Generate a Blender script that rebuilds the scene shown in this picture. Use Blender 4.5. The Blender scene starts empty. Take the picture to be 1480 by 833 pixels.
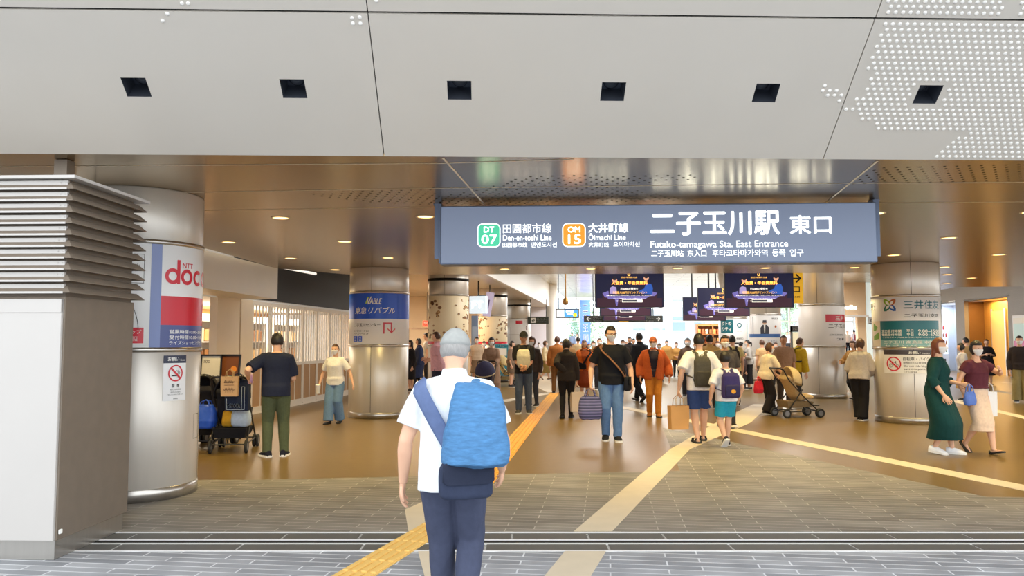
import bpy, bmesh, math, random
import numpy as np
from mathutils import Vector, Matrix, Euler
R = math.radians
PI = math.pi
random.seed(7)

# ------------------------------------------------------------------ camera, world, exposure
SC = bpy.context.scene
COL = SC.collection
CAM_H = 1.53
FOC = 1150.0                       # focal length in pixels of the 1480 px wide frame
PITCH = math.atan((495 - 416.5) / FOC)
cam_data = bpy.data.cameras.new('camera')
cam_data.sensor_width = 36.0
cam_data.lens = 36.0 * FOC / 1480.0
cam_data.clip_end = 500
cam = bpy.data.objects.new('camera', cam_data)
COL.objects.link(cam)
cam.location = (0, 0, CAM_H)
cam.rotation_euler = (PI / 2 + PITCH, 0, 0)
SC.camera = cam

W = bpy.data.worlds.new('overcast_sky')
SC.world = W
W.use_nodes = True
bg = W.node_tree.nodes['Background']
bg.inputs['Color'].default_value = (0.93, 0.97, 1.0, 1)
bg.inputs['Strength'].default_value = 1.72
SC.view_settings.view_transform = 'Standard'
SC.view_settings.look = 'None'
SC.view_settings.gamma = 1.0
SC.view_settings.use_curve_mapping = False
SC.view_settings.exposure = 0.68
LAMP_WATT = 118.0                   # one recessed downlight
LAMP_COL = (1.0, 0.76, 0.30)

def area_light(name, loc, rot, sx, sy, watt, col):
    l = bpy.data.lights.new(name, 'AREA')
    l.shape = 'RECTANGLE'; l.size = sx; l.size_y = sy; l.energy = watt; l.color = col
    o = bpy.data.objects.new(name, l); COL.objects.link(o)
    o.location = loc; o.rotation_euler = rot
    return o

# fill lamps added under the roof of the tall hall to brighten it
for _x, _y in ((3.0, 23.0), (9.0, 24.0), (5.0, 33.0), (11.5, 33.0), (7.0, 45.0), (15.0, 45.0), (7.0, 54.0), (16.0, 54.0)):
    area_light('hall_fill_light', (_x, _y, 4.96), (0, 0, 0), 3.0, 5.0, 270 if _y < 40 else 800, (1.0, 0.97, 0.92))

# ------------------------------------------------------------------ helpers
def lin(c):
    return tuple(((v / 255.0) / 12.92 if v / 255.0 <= 0.04045 else ((v / 255.0 + 0.055) / 1.055) ** 2.4) for v in c[:3]) + (1.0,)

MATS = {}
def mat(name, c, rough=0.6, metal=0.0, noise=0.0, scale=8.0, bump=0.0, emit=0.0, spec=0.5, stretch=None):
    if name in MATS: return MATS[name]
    m = bpy.data.materials.new(name); m.use_nodes = True
    nt = m.node_tree; b = nt.nodes['Principled BSDF']
    b.inputs['Base Color'].default_value = lin(c)
    b.inputs['Roughness'].default_value = rough
    b.inputs['Metallic'].default_value = metal
    b.inputs['Specular IOR Level'].default_value = spec
    if emit:
        b.inputs['Emission Color'].default_value = lin(c)
        b.inputs['Emission Strength'].default_value = emit
    if noise or bump:
        tc = nt.nodes.new('ShaderNodeTexCoord')
        mp = nt.nodes.new('ShaderNodeMapping')
        if stretch: mp.inputs['Scale'].default_value = stretch
        nt.links.new(tc.outputs['Object'], mp.inputs['Vector'])
        n = nt.nodes.new('ShaderNodeTexNoise'); n.inputs['Scale'].default_value = scale; n.inputs['Detail'].default_value = 4
        nt.links.new(mp.outputs['Vector'], n.inputs['Vector'])
        if noise:
            mx = nt.nodes.new('ShaderNodeMix'); mx.data_type = 'RGBA'
            l = lin(c)
            mx.inputs[6].default_value = tuple(max(0, v * (1 - noise)) for v in l[:3]) + (1,)
            mx.inputs[7].default_value = tuple(min(1, v * (1 + noise)) for v in l[:3]) + (1,)
            nt.links.new(n.outputs['Fac'], mx.inputs[0])
            nt.links.new(mx.outputs[2], b.inputs['Base Color'])
            if emit: nt.links.new(mx.outputs[2], b.inputs['Emission Color'])
        if bump:
            bp = nt.nodes.new('ShaderNodeBump'); bp.inputs['Strength'].default_value = bump; bp.inputs['Distance'].default_value = 0.01
            nt.links.new(n.outputs['Fac'], bp.inputs['Height'])
            nt.links.new(bp.outputs['Normal'], b.inputs['Normal'])
    MATS[name] = m
    return m

def cloth(c, key=None):
    n = 'cloth_%d_%d_%d' % tuple(c[:3])
    return mat(n, c, 0.85, 0, 0.18, 30, 0.25, spec=0.25)

def glass_mat(name, tint=(0.9, 0.96, 1.0), refl=0.12):
    if name in MATS: return MATS[name]
    m = bpy.data.materials.new(name); m.use_nodes = True
    nt = m.node_tree; nt.nodes.remove(nt.nodes['Principled BSDF'])
    out = nt.nodes['Material Output']
    t = nt.nodes.new('ShaderNodeBsdfTransparent'); t.inputs[0].default_value = tint + (1,)
    g = nt.nodes.new('ShaderNodeBsdfGlossy'); g.inputs['Roughness'].default_value = 0.03
    mx = nt.nodes.new('ShaderNodeMixShader'); mx.inputs[0].default_value = refl
    nt.links.new(t.outputs[0], mx.inputs[1]); nt.links.new(g.outputs[0], mx.inputs[2])
    nt.links.new(mx.outputs[0], out.inputs['Surface'])
    MATS[name] = m
    return m

class MB:
    """Collects shapes into one mesh."""
    def __init__(s):
        s.v = []; s.f = []; s.mi = []; s.sm = []
    def add(s, vs, fs, mi=0, smooth=False):
        o = len(s.v)
        s.v.extend([tuple(map(float, p)) for p in vs])
        for f in fs:
            s.f.append(tuple(i + o for i in f)); s.mi.append(mi); s.sm.append(smooth)
        return s
    def box(s, c, d, rot=None, mi=0):
        x, y, z = d[0] / 2, d[1] / 2, d[2] / 2
        vs = [Vector(p) for p in ((-x, -y, -z), (x, -y, -z), (x, y, -z), (-x, y, -z), (-x, -y, z), (x, -y, z), (x, y, z), (-x, y, z))]
        if rot is not None:
            m = rot if isinstance(rot, Matrix) else Euler(rot).to_matrix()
            vs = [m @ p for p in vs]
        c = Vector(c)
        return s.add([p + c for p in vs], [(0, 3, 2, 1), (4, 5, 6, 7), (0, 1, 5, 4), (1, 2, 6, 5), (2, 3, 7, 6), (3, 0, 4, 7)], mi)
    def bevbox(s, c, d, b=0.01, rot=None, mi=0, seg=2):
        bm = bmesh.new(); bmesh.ops.create_cube(bm, size=1)
        for v in bm.verts: v.co = Vector((v.co.x * d[0], v.co.y * d[1], v.co.z * d[2]))
        bmesh.ops.bevel(bm, geom=bm.edges[:], offset=min(b, min(d) * 0.45), segments=seg, affect='EDGES', profile=0.5)
        m = Matrix.Identity(3) if rot is None else (rot if isinstance(rot, Matrix) else Euler(rot).to_matrix())
        bm.verts.index_update()
        s.add([m @ v.co + Vector(c) for v in bm.verts], [[v.index for v in f.verts] for f in bm.faces], mi)
        bm.free(); return s
    def loft(s, rings, mi=0, smooth=True, cap=True, closed=True):
        n = len(rings[0]); vs = [p for r in rings for p in r]; fs = []
        for i in range(len(rings) - 1):
            for j in range(n if closed else n - 1):
                k = (j + 1) % n
                fs.append((i * n + j, i * n + k, (i + 1) * n + k, (i + 1) * n + j))
        s.add(vs, fs, mi, smooth)
        if cap:
            s.add(rings[0], [tuple(range(n))[::-1]], mi); s.add(rings[-1], [tuple(range(n))], mi)
        return s
    def tube(s, path, rad, n=10, mi=0, flat=1.0, up=(0, 0, 1), smooth=True, cap=True):
        P = [Vector(p) for p in path]
        if not hasattr(rad, '__len__'): rad = [rad] * len(P)
        rings = []; prev = Vector(up)
        for i, p in enumerate(P):
            t = (P[min(i + 1, len(P) - 1)] - P[max(i - 1, 0)])
            if t.length < 1e-9: t = Vector((0, 0, 1))
            t.normalize()
            a = prev - t * prev.dot(t)
            if a.length < 1e-4: a = t.orthogonal()
            a.normalize(); prev = a; b = t.cross(a)
            rings.append([p + a * (rad[i] * flat * math.cos(2 * PI * k / n)) + b * (rad[i] * math.sin(2 * PI * k / n)) for k in range(n)])
        return s.loft(rings, mi, smooth, cap)
    def lathe(s, prof, n=32, c=(0, 0, 0), mi=0, smooth=True, a0=0.0):
        rings = [[(c[0] + r * math.cos(a0 + 2 * PI * k / n), c[1] + r * math.sin(a0 + 2 * PI * k / n), c[2] + z) for k in range(n)] for r, z in prof]
        return s.loft(rings, mi, smooth)
    def prism(s, poly, z0, z1, mi=0):
        n = len(poly)
        return s.add([(x, y, z0) for x, y in poly] + [(x, y, z1) for x, y in poly],
                     [tuple(range(n))[::-1], tuple(range(n, 2 * n))] + [(i, (i + 1) % n, n + (i + 1) % n, n + i) for i in range(n)], mi)
    def ball(s, c, r, n=16, m=10, mi=0, rot=None):
        if not hasattr(r, '__len__'): r = (r, r, r)
        rings = []
        for i in range(m + 1):
            th = max(0.02, min(PI - 0.02, PI * i / m))
            ring = []
            for k in range(n):
                p = Vector((r[0] * math.sin(th) * math.cos(2 * PI * k / n), r[1] * math.sin(th) * math.sin(2 * PI * k / n), -r[2] * math.cos(th)))
                if rot is not None: p = rot @ p
                ring.append(p + Vector(c))
            rings.append(ring)
        return s.loft(rings, mi)
    def xform(s, fn):
        s.v = [tuple(fn(Vector(p))) for p in s.v]; return s
    def mesh(s, name, mats):
        me = bpy.data.meshes.new(name)
        me.from_pydata(s.v, [], s.f)
        for m in (mats if isinstance(mats, (list, tuple)) else [mats]): me.materials.append(m)
        me.polygons.foreach_set('material_index', s.mi)
        me.polygons.foreach_set('use_smooth', s.sm)
        me.update(); return me
    def build(s, name, mats, parent=None, loc=(0, 0, 0), rz=0.0, label=None, cat=None, group=None, kind=None):
        o = bpy.data.objects.new(name, s.mesh(name, mats)); COL.objects.link(o)
        o.location = loc; o.rotation_euler = (0, 0, rz)
        if parent: o.parent = parent
        return tag(o, label, cat, group, kind)

def tag(o, label=None, cat=None, group=None, kind=None):
    if label: o['label'] = label
    if cat: o['category'] = cat
    if group: o['group'] = group
    if kind: o['kind'] = kind
    return o

def empty(name, loc, rz=0.0, label=None, cat=None, group=None, kind=None):
    o = bpy.data.objects.new(name, None); COL.objects.link(o)
    o.location = loc; o.rotation_euler = (0, 0, rz); o.empty_display_size = 0.1
    return tag(o, label, cat, group, kind)

def copy_tree(o, loc=None, rz=None, label=None, parent=None):
    c = o.copy(); COL.objects.link(c)
    if parent: c.parent = parent
    if loc is not None: c.location = loc
    if rz is not None: c.rotation_euler = (0, 0, rz)
    if label: c['label'] = label
    for ch in list(o.children): copy_tree(ch, parent=c)
    return c

# camera geometry: where a picture direction meets a height or a depth (used to measure the place)
def ray(px, py):
    u = (px - 740) / FOC; v = (416.5 - py) / FOC
    return Vector((u, math.cos(PITCH) - v * math.sin(PITCH), math.sin(PITCH) + v * math.cos(PITCH)))
def fl(px, py, z=0.0):
    r = ray(px, py); t = (z - CAM_H) / r.z
    return Vector((r.x * t, r.y * t, z))
def at(px, py, d):
    r = ray(px, py); t = d / r.y
    return Vector((r.x * t, d, CAM_H + r.z * t))

# lettering: built from the font that ships with the program, fitted to a box
_txt = {}
def text_flat(body, bold=0.0, shear=0.0):
    k = (body, bold, shear)
    if k not in _txt:
        c = bpy.data.curves.new('t', 'FONT'); c.body = body; c.size = 1.0; c.offset = bold; c.shear = shear; c.resolution_u = 3
        o = bpy.data.objects.new('t', c); COL.objects.link(o)
        dg = bpy.context.evaluated_depsgraph_get()
        me = bpy.data.meshes.new_from_object(o.evaluated_get(dg))
        v = np.array([x.co[:2] for x in me.vertices]).reshape(-1, 2); f = [tuple(p.vertices) for p in me.polygons]
        bpy.data.objects.remove(o); bpy.data.curves.remove(c); bpy.data.meshes.remove(me)
        _txt[k] = (v, f)
    return _txt[k]

def text_box(mb, body, x0, x1, z0, z1, y=0.0, bold=0.0, mi=0, shear=0.0):
    """Letters in the xz plane filling the box, seen from -y."""
    v, f = text_flat(body, 0.0, shear)
    lo = v.min(0); hi = v.max(0); d = np.maximum(hi - lo, 1e-6)
    u = (v - lo) / d; k = abs(z1 - z0) * bold * .75
    for dx, dz in (((0, 0),) if not bold else ((-k, 0), (k, 0), (0, -k), (0, k))):   # thickened by small shifts
        mb.add([(x0 + k + dx + a * (x1 - x0 - 2 * k), y, z0 + k + dz + b * (z1 - z0 - 2 * k)) for a, b in u], f, mi)
    return mb

def flat_poly(mb, pts, y=0.0, mi=0):
    mb.add([(x, y, z) for x, z in pts], [tuple(range(len(pts)))], mi); return mb
def flat_rect(mb, x0, x1, z0, z1, y=0.0, mi=0):
    return flat_poly(mb, [(x0, z0), (x1, z0), (x1, z1), (x0, z1)], y, mi)
def ring_flat(mb, cx, cz, r0, r1, y=0.0, mi=0, n=32, a0=0.0, a1=2 * PI):
    vs = []; fs = []
    full = abs(a1 - a0 - 2 * PI) < 1e-6
    m = n if full else n + 1
    for k in range(m):
        a = a0 + (a1 - a0) * k / n
        vs += [(cx + r0 * math.cos(a), y, cz + r0 * math.sin(a)), (cx + r1 * math.cos(a), y, cz + r1 * math.sin(a))]
    for k in range(n):
        j = (k + 1) % m
        fs.append((2 * k, 2 * k + 1, 2 * j + 1, 2 * j))
    mb.add(vs, fs, mi); return mb
def disc_flat(mb, cx, cz, r, y=0.0, mi=0, n=24, sx=1.0):
    return flat_poly(mb, [(cx + sx * r * math.cos(2 * PI * k / n), cz + r * math.sin(2 * PI * k / n)) for k in range(n)], y, mi)
def round_rect(mb, x0, x1, z0, z1, r, y=0.0, mi=0):
    pts = []
    for cx, cz, a in ((x1 - r, z0 + r, -PI / 2), (x1 - r, z1 - r, 0), (x0 + r, z1 - r, PI / 2), (x0 + r, z0 + r, PI)):
        pts += [(cx + r * math.cos(a + k * PI / 12), cz + r * math.sin(a + k * PI / 12)) for k in range(7)]
    return flat_poly(mb, pts, y, mi)

def wrap_mb(mb, rad):
    """Bends a flat drawing (x = arc length, y = lift towards -y, z) round a cylinder of radius rad about the origin, x=0 facing -y."""
    bm = bmesh.new(); vs = [bm.verts.new(p) for p in mb.v]
    mlay = []
    for f, mi in zip(mb.f, mb.mi):
        try:
            ff = bm.faces.new([vs[i] for i in f]); ff.material_index = mi
        except ValueError: pass
    xs = [p[0] for p in mb.v]
    step = 0.04; x = math.floor(min(xs) / step) * step + step
    while x < max(xs):
        bmesh.ops.bisect_plane(bm, geom=bm.verts[:] + bm.edges[:] + bm.faces[:], plane_co=(x, 0, 0), plane_no=(1, 0, 0), dist=1e-6)
        x += step
    bm.verts.index_update(); out = MB()
    for v in bm.verts:
        a = v.co.x / rad; q = rad - v.co.y
        out.v.append((q * math.sin(a), -q * math.cos(a), v.co.z))
    for f in bm.faces:
        out.f.append(tuple(v.index for v in f.verts)); out.mi.append(f.material_index); out.sm.append(False)
    bm.free(); return out
# ------------------------------------------------------------------ materials of the place
def brick_mat(name, c1, c2, cm, bw, rh, mortar, rot, rough):
    m = bpy.data.materials.new(name); m.use_nodes = True; nt = m.node_tree; b = nt.nodes['Principled BSDF']
    tc = nt.nodes.new('ShaderNodeTexCoord'); mp = nt.nodes.new('ShaderNodeMapping'); mp.inputs['Rotation'].default_value = (0, 0, rot)
    nt.links.new(tc.outputs['Object'], mp.inputs['Vector'])
    br = nt.nodes.new('ShaderNodeTexBrick')
    for k, v in (('Color1', lin(c1)), ('Color2', lin(c2)), ('Mortar', lin(cm))): br.inputs[k].default_value = v
    br.inputs['Scale'].default_value = 1; br.inputs['Brick Width'].default_value = bw; br.inputs['Row Height'].default_value = rh
    br.inputs['Mortar Size'].default_value = mortar; br.offset = 0.37; br.inputs['Bias'].default_value = 0.0
    nt.links.new(mp.outputs['Vector'], br.inputs['Vector'])
    n = nt.nodes.new('ShaderNodeTexNoise'); n.inputs['Scale'].default_value = 3.0; n.inputs['Detail'].default_value = 6
    nt.links.new(mp.outputs['Vector'], n.inputs['Vector'])
    mx = nt.nodes.new('ShaderNodeMix'); mx.data_type = 'RGBA'; mx.blend_type = 'MULTIPLY'; mx.inputs[0].default_value = 0.5
    nt.links.new(br.outputs['Color'], mx.inputs[6]); nt.links.new(n.outputs['Color'], mx.inputs[7])
    gm = nt.nodes.new('ShaderNodeMix'); gm.data_type = 'RGBA'; gm.inputs[0].default_value = 0.6
    nt.links.new(br.outputs['Color'], gm.inputs[6])
    hs = nt.nodes.new('ShaderNodeHueSaturation'); hs.inputs['Saturation'].default_value = 0; 
    mr = nt.nodes.new('ShaderNodeMath'); mr.operation = 'MULTIPLY_ADD'; mr.inputs[1].default_value = 0.9; mr.inputs[2].default_value = 0.55
    nt.links.new(n.outputs['Fac'], mr.inputs[0])
    vm = nt.nodes.new('ShaderNodeVectorMath'); vm.operation = 'SCALE'
    nt.links.new(br.outputs['Color'], vm.inputs[0]); nt.links.new(mr.outputs[0], vm.inputs['Scale'])
    nt.links.new(vm.outputs[0], b.inputs['Base Color'])
    b.inputs['Roughness'].default_value = rough
    bp = nt.nodes.new('ShaderNodeBump'); bp.inputs['Strength'].default_value = 0.25; bp.inputs['Distance'].default_value = 0.004
    nt.links.new(n.outputs['Fac'], bp.inputs['Height']); nt.links.new(bp.outputs['Normal'], b.inputs['Normal'])
    for x in (mx, gm, hs): nt.nodes.remove(x)
    return m

AX = R(6.9)                                   # the concourse runs a little to the right of the view
A_DIR = Vector((math.sin(AX), math.cos(AX), 0)); P_DIR = Vector((math.cos(AX), -math.sin(AX), 0))
M_PAVE_OUT = brick_mat('outdoor_paver', (128, 131, 136), (158, 160, 164), (205, 207, 210), 0.62, 0.105, 0.006, AX, 0.55)
M_PAVE_IN = brick_mat('indoor_paver', (106, 101, 95), (132, 126, 118), (178, 172, 163), 0.62, 0.105, 0.004, AX, 0.5)
M_TERRAZZO = mat('terrazzo', (114, 91, 48), 0.32, 0, 0.14, 9, 0.03)
M_LINE = mat('pale_stone', (206, 192, 168), 0.5, 0, 0.08, 6)
M_TACT = mat('tactile_yellow', (212, 150, 52), 0.6, 0, 0.03, 3)
M_TACT_PALE = mat('tactile_pale', (226, 184, 104), 0.6, 0, 0.03, 3)
M_SLAB = mat('drain_slab', (86, 86, 84), 0.5, 0, 0.15, 6)
M_DARK = mat('dark_gap', (20, 19, 18), 0.9)
M_STEEL = mat('brushed_steel', (190, 186, 180), 0.28, 0.9, 0.08, 30, stretch=(1, 1, 0.03))
M_SATIN = mat('satin_champagne_metal', (216, 210, 201), 0.34, 0.4, 0.05, 20, stretch=(1, 1, 0.05))
M_CEIL = mat('bronze_ceiling_panel', (162, 139, 100), 0.22, 0.92, 0.06, 1.2)
M_SOFFIT = mat('canopy_paint', (206, 200, 191), 0.42, 0.15, 0.04, 1.5)
M_WHITE = mat('white_paint', (232, 230, 226), 0.45, 0, 0.03, 3)
M_CREAM = mat('cream_wall', (226, 206, 178), 0.6, 0, 0.05, 3)
M_BLACKP = mat('black_panel', (11, 10, 10), 0.5, 0, 0.3, 8, spec=.25)
M_TILE = brick_mat('grey_wall_tile', (122, 114, 106), (140, 131, 122), (104, 97, 90), 0.9, 0.3, 0.01, 0, 0.5)
M_LAMP = mat('lamp_glow', (255, 206, 128), 0.5, emit=2.6)
M_TRIM = mat('lamp_trim', (210, 200, 185), 0.4, 0.6)
M_BLUEGREY = mat('sign_case', (110, 124, 150), 0.45, 0.3)
M_INK_W = mat('lettering_white', (248, 248, 244), 0.6)
M_INK_K = mat('lettering_black', (28, 28, 30), 0.6)
M_INK_R = mat('lettering_red', (200, 32, 52), 0.5)
M_PAPER = mat('print_white', (240, 240, 240), 0.35)
M_GLASS = glass_mat('clear_glass')

# ------------------------------------------------------------------ floor
FRONT = lambda x: 6.45 + 0.0291 * x
MB().prism([(-40, 6.56), (40, 6.56), (40, 64), (-40, 64)], -0.15, 0.0).build('floor', M_TERRAZZO, kind='structure')
MB().prism([(-40, -30), (40, -30), (40, 5.96), (-40, 5.96)], -0.15, 0.0).build('floor_paving', M_PAVE_OUT, kind='structure')
MB().prism([(-14, 6.56), (14, 6.56), (14, 7.4), (4.7, 8.0), (3.3, 12.6), (2.7, 14.4), (2.0, 9.6), (-2.8, 9.0), (-14, 8.8)], -0.02, 0.0015).build('floor_brick', M_PAVE_IN, kind='structure')
MB().prism([(-60, 64), (60, 64), (60, 160), (-60, 160)], -0.15, -0.01).build('floor_street', mat('street_pale', (225, 226, 228), 0.8), kind='structure')
# drainage channel across the threshold
d = empty('floor_drain', (0, 0, 0), label='dark slot drain channel with grey cover slabs across the concourse threshold', cat='drain')
dm = MB(); dm.box((0, 6.26, -0.075), (80, 0.60, 0.146)); dm.build('channel', M_DARK, d)
for k, (y0, y1, mt, L) in enumerate(((5.97, 6.16, M_SLAB, 0.92), (6.31, 6.50, M_SLAB, 0.6))):
    s = MB(); x = -14.0 + 0.2 * k
    while x < 14:
        s.box((x + L / 2, (y0 + y1) / 2, -0.01), (L - 0.018, y1 - y0 - 0.012, 0.022)); x += L
    s.build('cover_slab', mt, d)
    MB().box((0, (y0 + y1) / 2, -0.012), (80, y1 - y0, 0.02)).build('joint_bed', mat('joint_pale', (196, 196, 194), .7), d)
for y in (5.962, 6.172, 6.292, 6.53):
    MB().box((0, y, -0.005), (80, 0.030, 0.016)).build('edging', mat('edging_steel', (222, 222, 222), 0.5, 0.1), d)
MB().box((0, 6.232, -0.03), (80, 0.07, 0.03)).build('grate', mat('grate_dark', (62, 60, 58), 0.5, 0.6), d)

def strip(name, pts, z, m, **kw):
    MB().prism(pts, -0.01, z).build(name, m, **kw)
def lane(a, b, w):
    a = Vector(a); b = Vector(b); d = (b - a).normalized(); p = Vector((-d.y, d.x)) * w / 2
    return [tuple(a - p), tuple(b - p), tuple(b + p), tuple(a + p)]
strip('trim_1', [(-0.08, 4.3), (0.23, 4.3), (0.69, 5.955), (0.39, 5.955)], 0.003, M_LINE, kind='structure')
strip('trim_2', [(0.50, 6.56), (0.81, 6.56), (2.54, 11.5), (4.55, 15.3), (6.4, 19.8), (5.95, 19.8), (4.1, 15.8), (2.26, 11.5)], 0.004, M_LINE, kind='structure')
strip('trim_3', lane((5.9, 5.6 + 0.98), (2.35, 19.8), 0.30), 0.003, M_LINE, kind='structure')
strip('trim_4', lane((-1.0, 18.9), (1.15, 24.3), 0.34), 0.003, M_LINE, kind='structure')
strip('trim_5', [(1.1, 24.2), (1.4, 25.6), (1.6, 36), (0.8, 36), (0.55, 31)], 0.003, M_LINE, kind='structure')
strip('trim_6', lane((11.6, 21.2), (9.4, 12.0), 0.26), 0.003, M_LINE, kind='structure')
strip('trim_7', lane((15.4, 25.6), (13.6, 19.5), 0.24), 0.003, M_LINE, kind='structure')
strip('trim_8', lane((18.8, 30.6), (17.2, 26.0), 0.24), 0.003, M_LINE, kind='structure')
strip('trim_9', [(-0.40, 4.4), (-0.06, 4.4), (-0.44, 5.955), (-0.69, 5.955)], 0.0025, M_LINE, kind='structure')
strip('trim_15', [(-0.84, 6.57), (-0.57, 6.57), (-0.86, 7.75), (-0.98, 7.4)], 0.0025, M_LINE, kind='structure')
# tactile paving
def tactile(name, a, b, w, label, m_, bars=True):
    a = Vector(a); b = Vector(b); d = (b - a).normalized(); n = Vector((-d.y, d.x)); L = (b - a).length
    rz = math.atan2(d.y, d.x)
    m = MB(); m.box((L / 2, 0, -0.001), (L, w, 0.014))
    if bars:
        x = 0.02
        while x < L - 0.1:
            for k in range(4):
                m.bevbox((x + 0.13, (k - 1.5) * w / 4, 0.009), (0.25, 0.040, 0.014), 0.004, seg=1)
            x += 0.28
    m.build(name, m_, loc=(a.x, a.y, 0), rz=rz, label=label, cat='tactile paving')
tactile('tactile_paving', (-1.33, 4.3), (-0.52, 7.15), 0.27, 'pale yellow barred tactile strip crossing the drain onto the grey paving', M_TACT_PALE)
tactile('tactile_paving', (-0.515, 7.16), (1.30, 24.3), 0.29, 'long golden tactile strip running deep into the concourse', M_TACT)

# ------------------------------------------------------------------ sloped canopy over the entrance
SL = R(40.4)
EX = Vector((1, 0.0291, 0)).normalized(); NH = Vector((EX.y, -EX.x, 0))
SD = NH * math.cos(SL) + Vector((0, 0, 1)) * math.sin(SL)
P0 = Vector((0, 6.45, 3.05)); NOUT = SD.cross(EX).normalized()
if NOUT.z > 0: NOUT = -NOUT
def on_slope(px, py):
    r = ray(px, py); o = Vector((0, 0, CAM_H)); t = (P0 - o).dot(NOUT) / r.dot(NOUT); q = o + r * t - P0
    return q.dot(EX), q.dot(SD)
def SP(a, t, h=0.0): return P0 + EX * a + SD * t + NOUT * h
canopy = empty('ceiling_canopy', (0, 0, 0), kind='structure')
holes = [on_slope(*p) for p in ((196.5, 125), (424, 128), (664, 131), (886, 133), (1107, 135), (1341, 137))]
HW = 0.092; HT = 0.082; H_T = sum(h[1] for h in holes) / 6
def slab(m, a0, a1, t0, t1, sk0=0.0, sk1=0.0, th=0.02):
    q = [SP(a0 + sk0 * t0, t0), SP(a1 + sk1 * t0, t0), SP(a1 + sk1 * t1, t1), SP(a0 + sk0 * t1, t1)]
    u = [p - NOUT * th for p in q]
    m.add(q + u, [(0, 1, 2, 3), (7, 6, 5, 4), (0, 4, 5, 1), (1, 5, 6, 2), (2, 6, 7, 3), (3, 7, 4, 0)])
s1 = [on_slope(555, 225)[0], on_slope(1190, 229)[0]]
T_SEAM = on_slope(740, 21)[1]
edges = [-9.0, s1[0], s1[1], 9.0]
for k in range(3):
    a0, a1 = edges[k] + 0.004, edges[k + 1] - 0.004
    m = MB(); lo, hi = H_T - HT, H_T + HT
    slab(m, a0, a1, 0.0, lo); slab(m, a0, a1, hi, T_SEAM - 0.006)
    hs = [h[0] for h in holes if a0 < h[0] < a1]; x = a0
    for h in hs:
        slab(m, x, h - HW, lo, hi); x = h + HW
    slab(m, x, a1, lo, hi)
    m.build('canopy_panel', M_SOFFIT, canopy)
    m = MB(); slab(m, a0, a1, T_SEAM + 0.012, T_SEAM + 1.3); m.build('canopy_panel', M_SOFFIT, canopy)
m = MB(); q = [SP(-9, -0.01, -0.26), SP(9, -0.01, -0.26), SP(9, 2.9, -0.26), SP(-9, 2.9, -0.26)]
m.add(q, [(0, 1, 2, 3)]); m.build('backing', M_DARK, canopy)
m = MB(); q = [SP(-9, T_SEAM - 0.006, -0.02), SP(9, T_SEAM - 0.006, -0.02), SP(9, T_SEAM + 0.012, -0.02), SP(-9, T_SEAM + 0.012, -0.02)]
m.add(q, [(0, 1, 2, 3)]); m.build('seam_backing', M_DARK, canopy)
m = MB()
for k in (0, 1):
    for (t0, t1) in ((0, H_T - HT), (H_T - HT, T_SEAM), (T_SEAM + 0.012, T_SEAM + 1.3)):
        m.add([SP(s1[k] - 0.02, t0, -0.021), SP(s1[k] + 0.02, t0, -0.021), SP(s1[k] + 0.02, t1, -0.021), SP(s1[k] - 0.02, t1, -0.021)], [(0, 1, 2, 3)])
m.build('seam_backing', M_DARK, canopy)
# embossed dots
def dots(name, pts):
    m = MB()
    for a, t in pts:
        rings = []
        for r, h in ((0.0155, 0.0), (0.0125, 0.006), (0.007, 0.009)):
            rings.append([SP(a + r * math.cos(2 * PI * k / 8), t + r * math.sin(2 * PI * k / 8), h) for k in range(8)])
        m.loft(rings)
    o = m.build(name, M_WHITE, canopy); tag(o, kind='stuff'); return o
rows = [(120, 330), (149, 320), (178, 310), (206, 300), (234, 288), (262, 276), (290, 266), (317, 255), (343, 244), (370, 268), (397, 257), (423, 280), (448, 270), (473, 260), (498, 184), (524, 174), (549, 164), (573, 218), (597, 242), (621, 296), (645, 318), (670, 752), (694, 709), (716, 666), (739, 653), (762, 610), (785, 600)]
pts = []
for j, (yy, xx) in enumerate(rows):
    a, t = on_slope(1180 + xx / 3.47, yy / 3.47)
    a = round(a / 0.0535) * 0.0535 + (0.0267 if j % 2 else 0)
    n = 0
    while a < 4.6:
        if not (abs(t - H_T) < HT + 0.03 and abs(a - holes[5][0]) < HW + 0.03): pts.append((a, t))
        a += 0.0535
for j, yy in enumerate((5, 33, 62, -22, -50)):
    a, t = on_slope(1180 + 360 / 3.47, yy / 3.47); a += 0.02 * (j % 2)
    k = 0
    while a < 4.6:
        if not (k in (16, 17)): pts.append((a, t))
        a += 0.0535; k += 1
dots('embossed_dots', pts)
dots('embossed_dots', [on_slope(*p) for p in ((242, 20), (235, 30), (263, 5), (272, 5), (509, 26), (520, 25), (510, 34), (521, 34), (544, 1), (1192, 124), (1189, 131), (1199, 131), (1209, 131), (1196, 138), (1206, 138), (1216, 138), (1213, 146))])
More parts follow.
